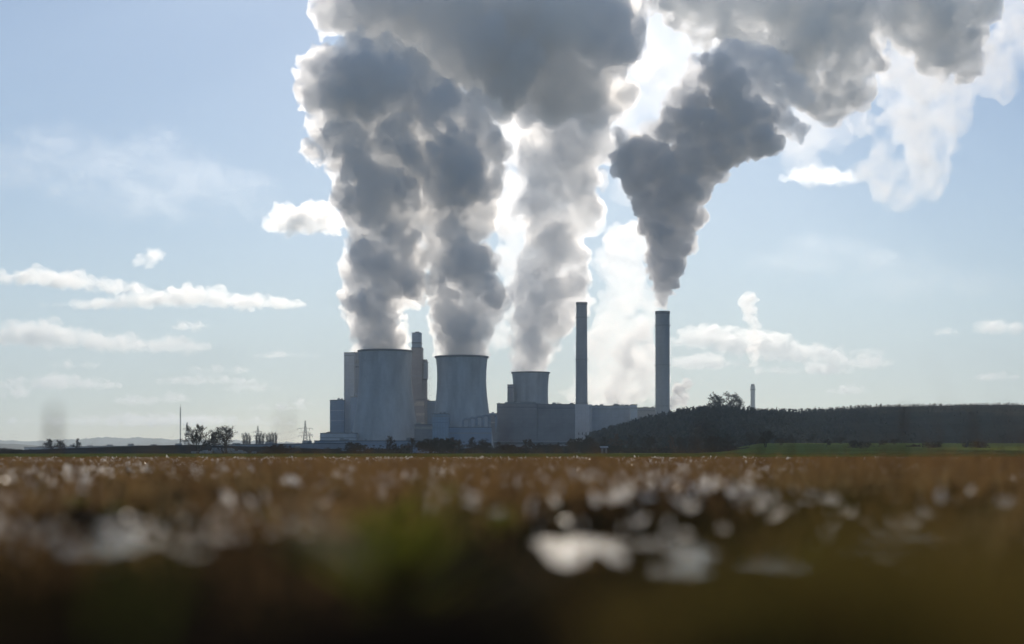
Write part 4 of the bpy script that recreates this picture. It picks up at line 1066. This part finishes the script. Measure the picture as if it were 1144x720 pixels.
# straw coloured blades
x, y = scatter(40000, 1.2, 66, 1.2)
c2 = vnoise(np.stack([x / 1.4, y / 2.4, x * 0 + 7], -1)); zg = near_height(x, y); k = (c2 > .0) & (zg - swale(y) > -.012); x, y, zg = x[k], y[k], zg[k]
V, Fq = ribbons(np.stack([x, y, zg - .004], -1), rng.uniform(.03, .13, len(x)), rng.uniform(.0018, .004, len(x)) * (1 + y / 14), rng.uniform(0, .4, len(x)), rng.uniform(0, .7, len(x)), 3)
tag(mesh_np('straw_stubble', V, Fq, STRAW), kind='stuff')
# green weeds
x, y = scatter(34000, .5, 66, 1.2)
c2 = fbm(np.stack([x / .8, y / 1.6, x * 0 + 3], -1), 2); zg = near_height(x, y); k = (c2 > .32) & (zg - swale(y) > -.012); x, y, zg = x[k], y[k], zg[k]
V, Fq = ribbons(np.stack([x, y, zg - .004], -1), rng.uniform(.02, .075, len(x)), rng.uniform(.003, .008, len(x)), rng.uniform(0, .6, len(x)), rng.uniform(.2, .9, len(x)), 4)
tag(mesh_np('green_grass', V, Fq, GREENW), kind='stuff')
# blades on the bank right in front of the lens
n = 17000
x = rng.uniform(-.9, .9, n); y = rng.uniform(.32, 1.0, n)
zg = near_height(x, y)
c2 = vnoise(np.stack([x / .14, y / .3, x * 0 + 2], -1)); k = c2 > -.25; x, y, zg = x[k], y[k], zg[k]
V, Fq = ribbons(np.stack([x, y, zg - .004], -1), np.clip(rng.gamma(4, .008, len(x)), .012, .06), rng.uniform(.002, .004, len(x)), rng.uniform(0, .6, len(x)), rng.uniform(.1, .9, len(x)), 5)
hf = len(Fq) // 2
tag(mesh_np('bank_grass', V, Fq, surf('bank_grass_blade', (.09, .06, .012), 1, .3, 6, col2=(.015, .018, .006), transl=.3, spec=0)), kind='stuff')

n = 5200
x = rng.uniform(.0, .42, n); y = rng.uniform(.42, .95, n); k = vnoise(np.stack([x / .09, y / .3, x * 0 + 8], -1)) > .16; x, y = x[k], y[k]
V, Fq = ribbons(np.stack([x, y, near_height(x, y) - .004], -1), np.clip(rng.gamma(4, .010, len(x)), .012, .075), rng.uniform(.002, .004, len(x)), rng.uniform(0, .5, len(x)), rng.uniform(.1, .8, len(x)), 6)
tag(mesh_np('golden_bank_grass', V, Fq, surf('golden_blade', (.21, .145, .04), .9, .3, 6, col2=(.10, .08, .02), transl=.55, spec=0)), kind='stuff')

# pale dead leaves lying and standing among the weeds
x, y = scatter(17000, 1.9, 60, 1.1, 1.15)
c2 = fbm(np.stack([x / .7, y / 1.3, x * 0 + 11], -1), 3); k = (c2 > .18) & (rng.random(len(x)) < np.interp(x / y * F + HX, [0, 740, 860, 1144], [1, 1, .4, .35])); x, y = x[k], y[k]
zg = np.maximum(near_height(x, y), -.011 + swale(y)); n = len(x)
s = rng.uniform(.01, .032, n) * np.interp(y, [2, 5], [.45, 1]) * (1 + y / 20); hgt = rng.uniform(0, .06, n) + s * .3
c = np.stack([x, y, zg + hgt], -1)
a = rng.normal(size=(n, 3)); a[:, 1] *= .5; a /= np.linalg.norm(a, axis=1)[:, None]; b = np.cross(a, rng.normal(size=(n, 3))); b /= np.linalg.norm(b, axis=1)[:, None]; nn_ = np.cross(a, b)
P = [c - a * s[:, None], c + b * s[:, None] * .5 + nn_ * s[:, None] * .25, c + a * s[:, None] * 1.1, c - b * s[:, None] * .5 + nn_ * s[:, None] * .25]
V = np.stack(P, 1).reshape(-1, 3); i0 = np.arange(n)[:, None] * 4
tag(mesh_np('dead_leaves', V, np.concatenate([i0 + [[0, 1, 2]], i0 + [[0, 2, 3]]]), PALE), kind='stuff')

# single green seedlings that stand out
GS = 'green seedlings among the dry weeds'
for (px, py, d, s_, lb) in ((445, 575, 1.25, .125, 'big olive seedling blurred close to the lens'), (440, 548, 3.3, .085, 'largest yellow green seedling in the middle of the field'), (412, 562, 2.7, .06, 'olive green seedling left of the largest one'), (502, 532, 5.2, .07, 'small bright green seedling right of the largest one'),
                            (85, 540, 5.0, .06, 'green seedling at the left edge of the big puddle'), (128, 541, 4.4, .05, 'little green seedling just above the left puddle'), (300, 545, 4.0, .04, 'dull green seedling between the left puddle and the largest seedling'), (905, 566, 2.6, .05, 'dark olive seedling on the right part of the field'), (560, 566, 2.9, .05, 'dull olive seedling before the pale leaves in the middle')):
    x_ = (px - HX) * d / F
    z_ = float(near_height(np.array([x_]), np.array([d]))[0]); z_ = max(z_, -.01 + float(swale(np.array(d))))
    root = empty('green_seedling', (x_, d, z_ - .003), lb, 'seedling', GS)
    rs = np.random.default_rng(int(px)); n = 46
    hb = rs.uniform(0, s_ * .55, n)
    V, Fq = ribbons(np.stack([rs.normal(0, s_ * .1, n), rs.normal(0, s_ * .1, n), hb], -1), rs.uniform(.4, .8, n) * s_, rs.uniform(.1, .22, n) * s_, rs.uniform(.2, .9, n), rs.uniform(.2, .9, n), int(px))
    mesh_np('leaves', V, Fq, surf('seedling_leaf', (.24, .25, .03), .6, .15, 30, transl=.5) if 'SEED' not in globals() else SEED, root)
    SEED = bpy.data.materials['seedling_leaf']
    mb = MB(); mb.tube((0, 0, 0), (0, 0, s_ * .9), .0025, .0012, n=5); mb.build('stem', SEED, root)

# tall dry stems that reach above the skyline, far out of focus
GT = 'tall dry stems reaching above the skyline'
SEEDH = surf('seed_head', (.16, .09, .05), .9, .3, 40, transl=.25)
def tall_stem(px, ytop, yl, d, fat, label, sway=0.0):
    x_ = (px - HX) * d / F; k = d / F
    zt = EYE + (HY - ytop) * k; zl = EYE + (HY - yl) * k
    root = empty('dry_stem', (x_, d, 0), label, 'dry stem', GT)
    z0 = float(near_height(np.array([x_]), np.array([float(d)]))[0])
    mb = MB(); mb.tube((-sway, 0, z0 - .01), (0, 0, zl), .0022, .0016, n=6); mb.tube((0, 0, zl), (sway * .3, 0, zt), .0016, .0008, n=6); mb.build('stem', DRY, root)
    mb = MB(); rs = random.Random(int(px))
    for i in range(90):
        z = rs.uniform(zl, zt); r = fat * rs.uniform(.3, 1) * (1 - .5 * (z - zl) / max(zt - zl, .001)); a = rs.uniform(0, 6.28)
        p0 = Vector((0, 0, z)); p1 = p0 + Vector((math.cos(a) * r, math.sin(a) * r, r * .8)); w = fat * .16
        mb.tube(p0, p1, w * .4, w, n=4); mb.tube(p1, p1 + Vector((0, 0, w * 2.4)), w, w * .3, n=4)
    mb.build('seed_head', SEEDH, root)
tall_stem(60, 456, 500, 2.5, .009, 'tall blurred dry stem near the left edge rising over the long hall')
tall_stem(318, 462, 486, 2.4, .006, 'faint blurred dry stem over the poplar row')
tall_stem(470, 400, 505, 2.8, .006, 'tall blurred dry stem before the gap between the two large cooling towers', .02)
tall_stem(790, 466, 508, 2.6, .007, 'blurred dry stem in front of the wooded hill', .01)
tall_stem(1010, 452, 508, 5.0, .009, 'tall blurred dry stem before the right hill, left one of the pair')
tall_stem(1088, 456, 508, 5.0, .009, 'tall blurred dry stem before the right hill, right one of the pair')
tall_stem(565, 470, 508, 4.0, .008, 'thin blurred dry stem before the big turbine hall')
tall_stem(1051, 478, 508, 7.0, .007, 'thin straw stem standing up over the right meadow')
tall_stem(1118, 486, 508, 7.5, .008, 'short straw stem near the right edge of the meadow')
tall_stem(850, 489, 509, 6.5, .008, 'short dry stem below the forked meadow tree')
tall_stem(885, 492, 509, 6.8, .007, 'short dry stem on the meadow edge right of the forked tree')
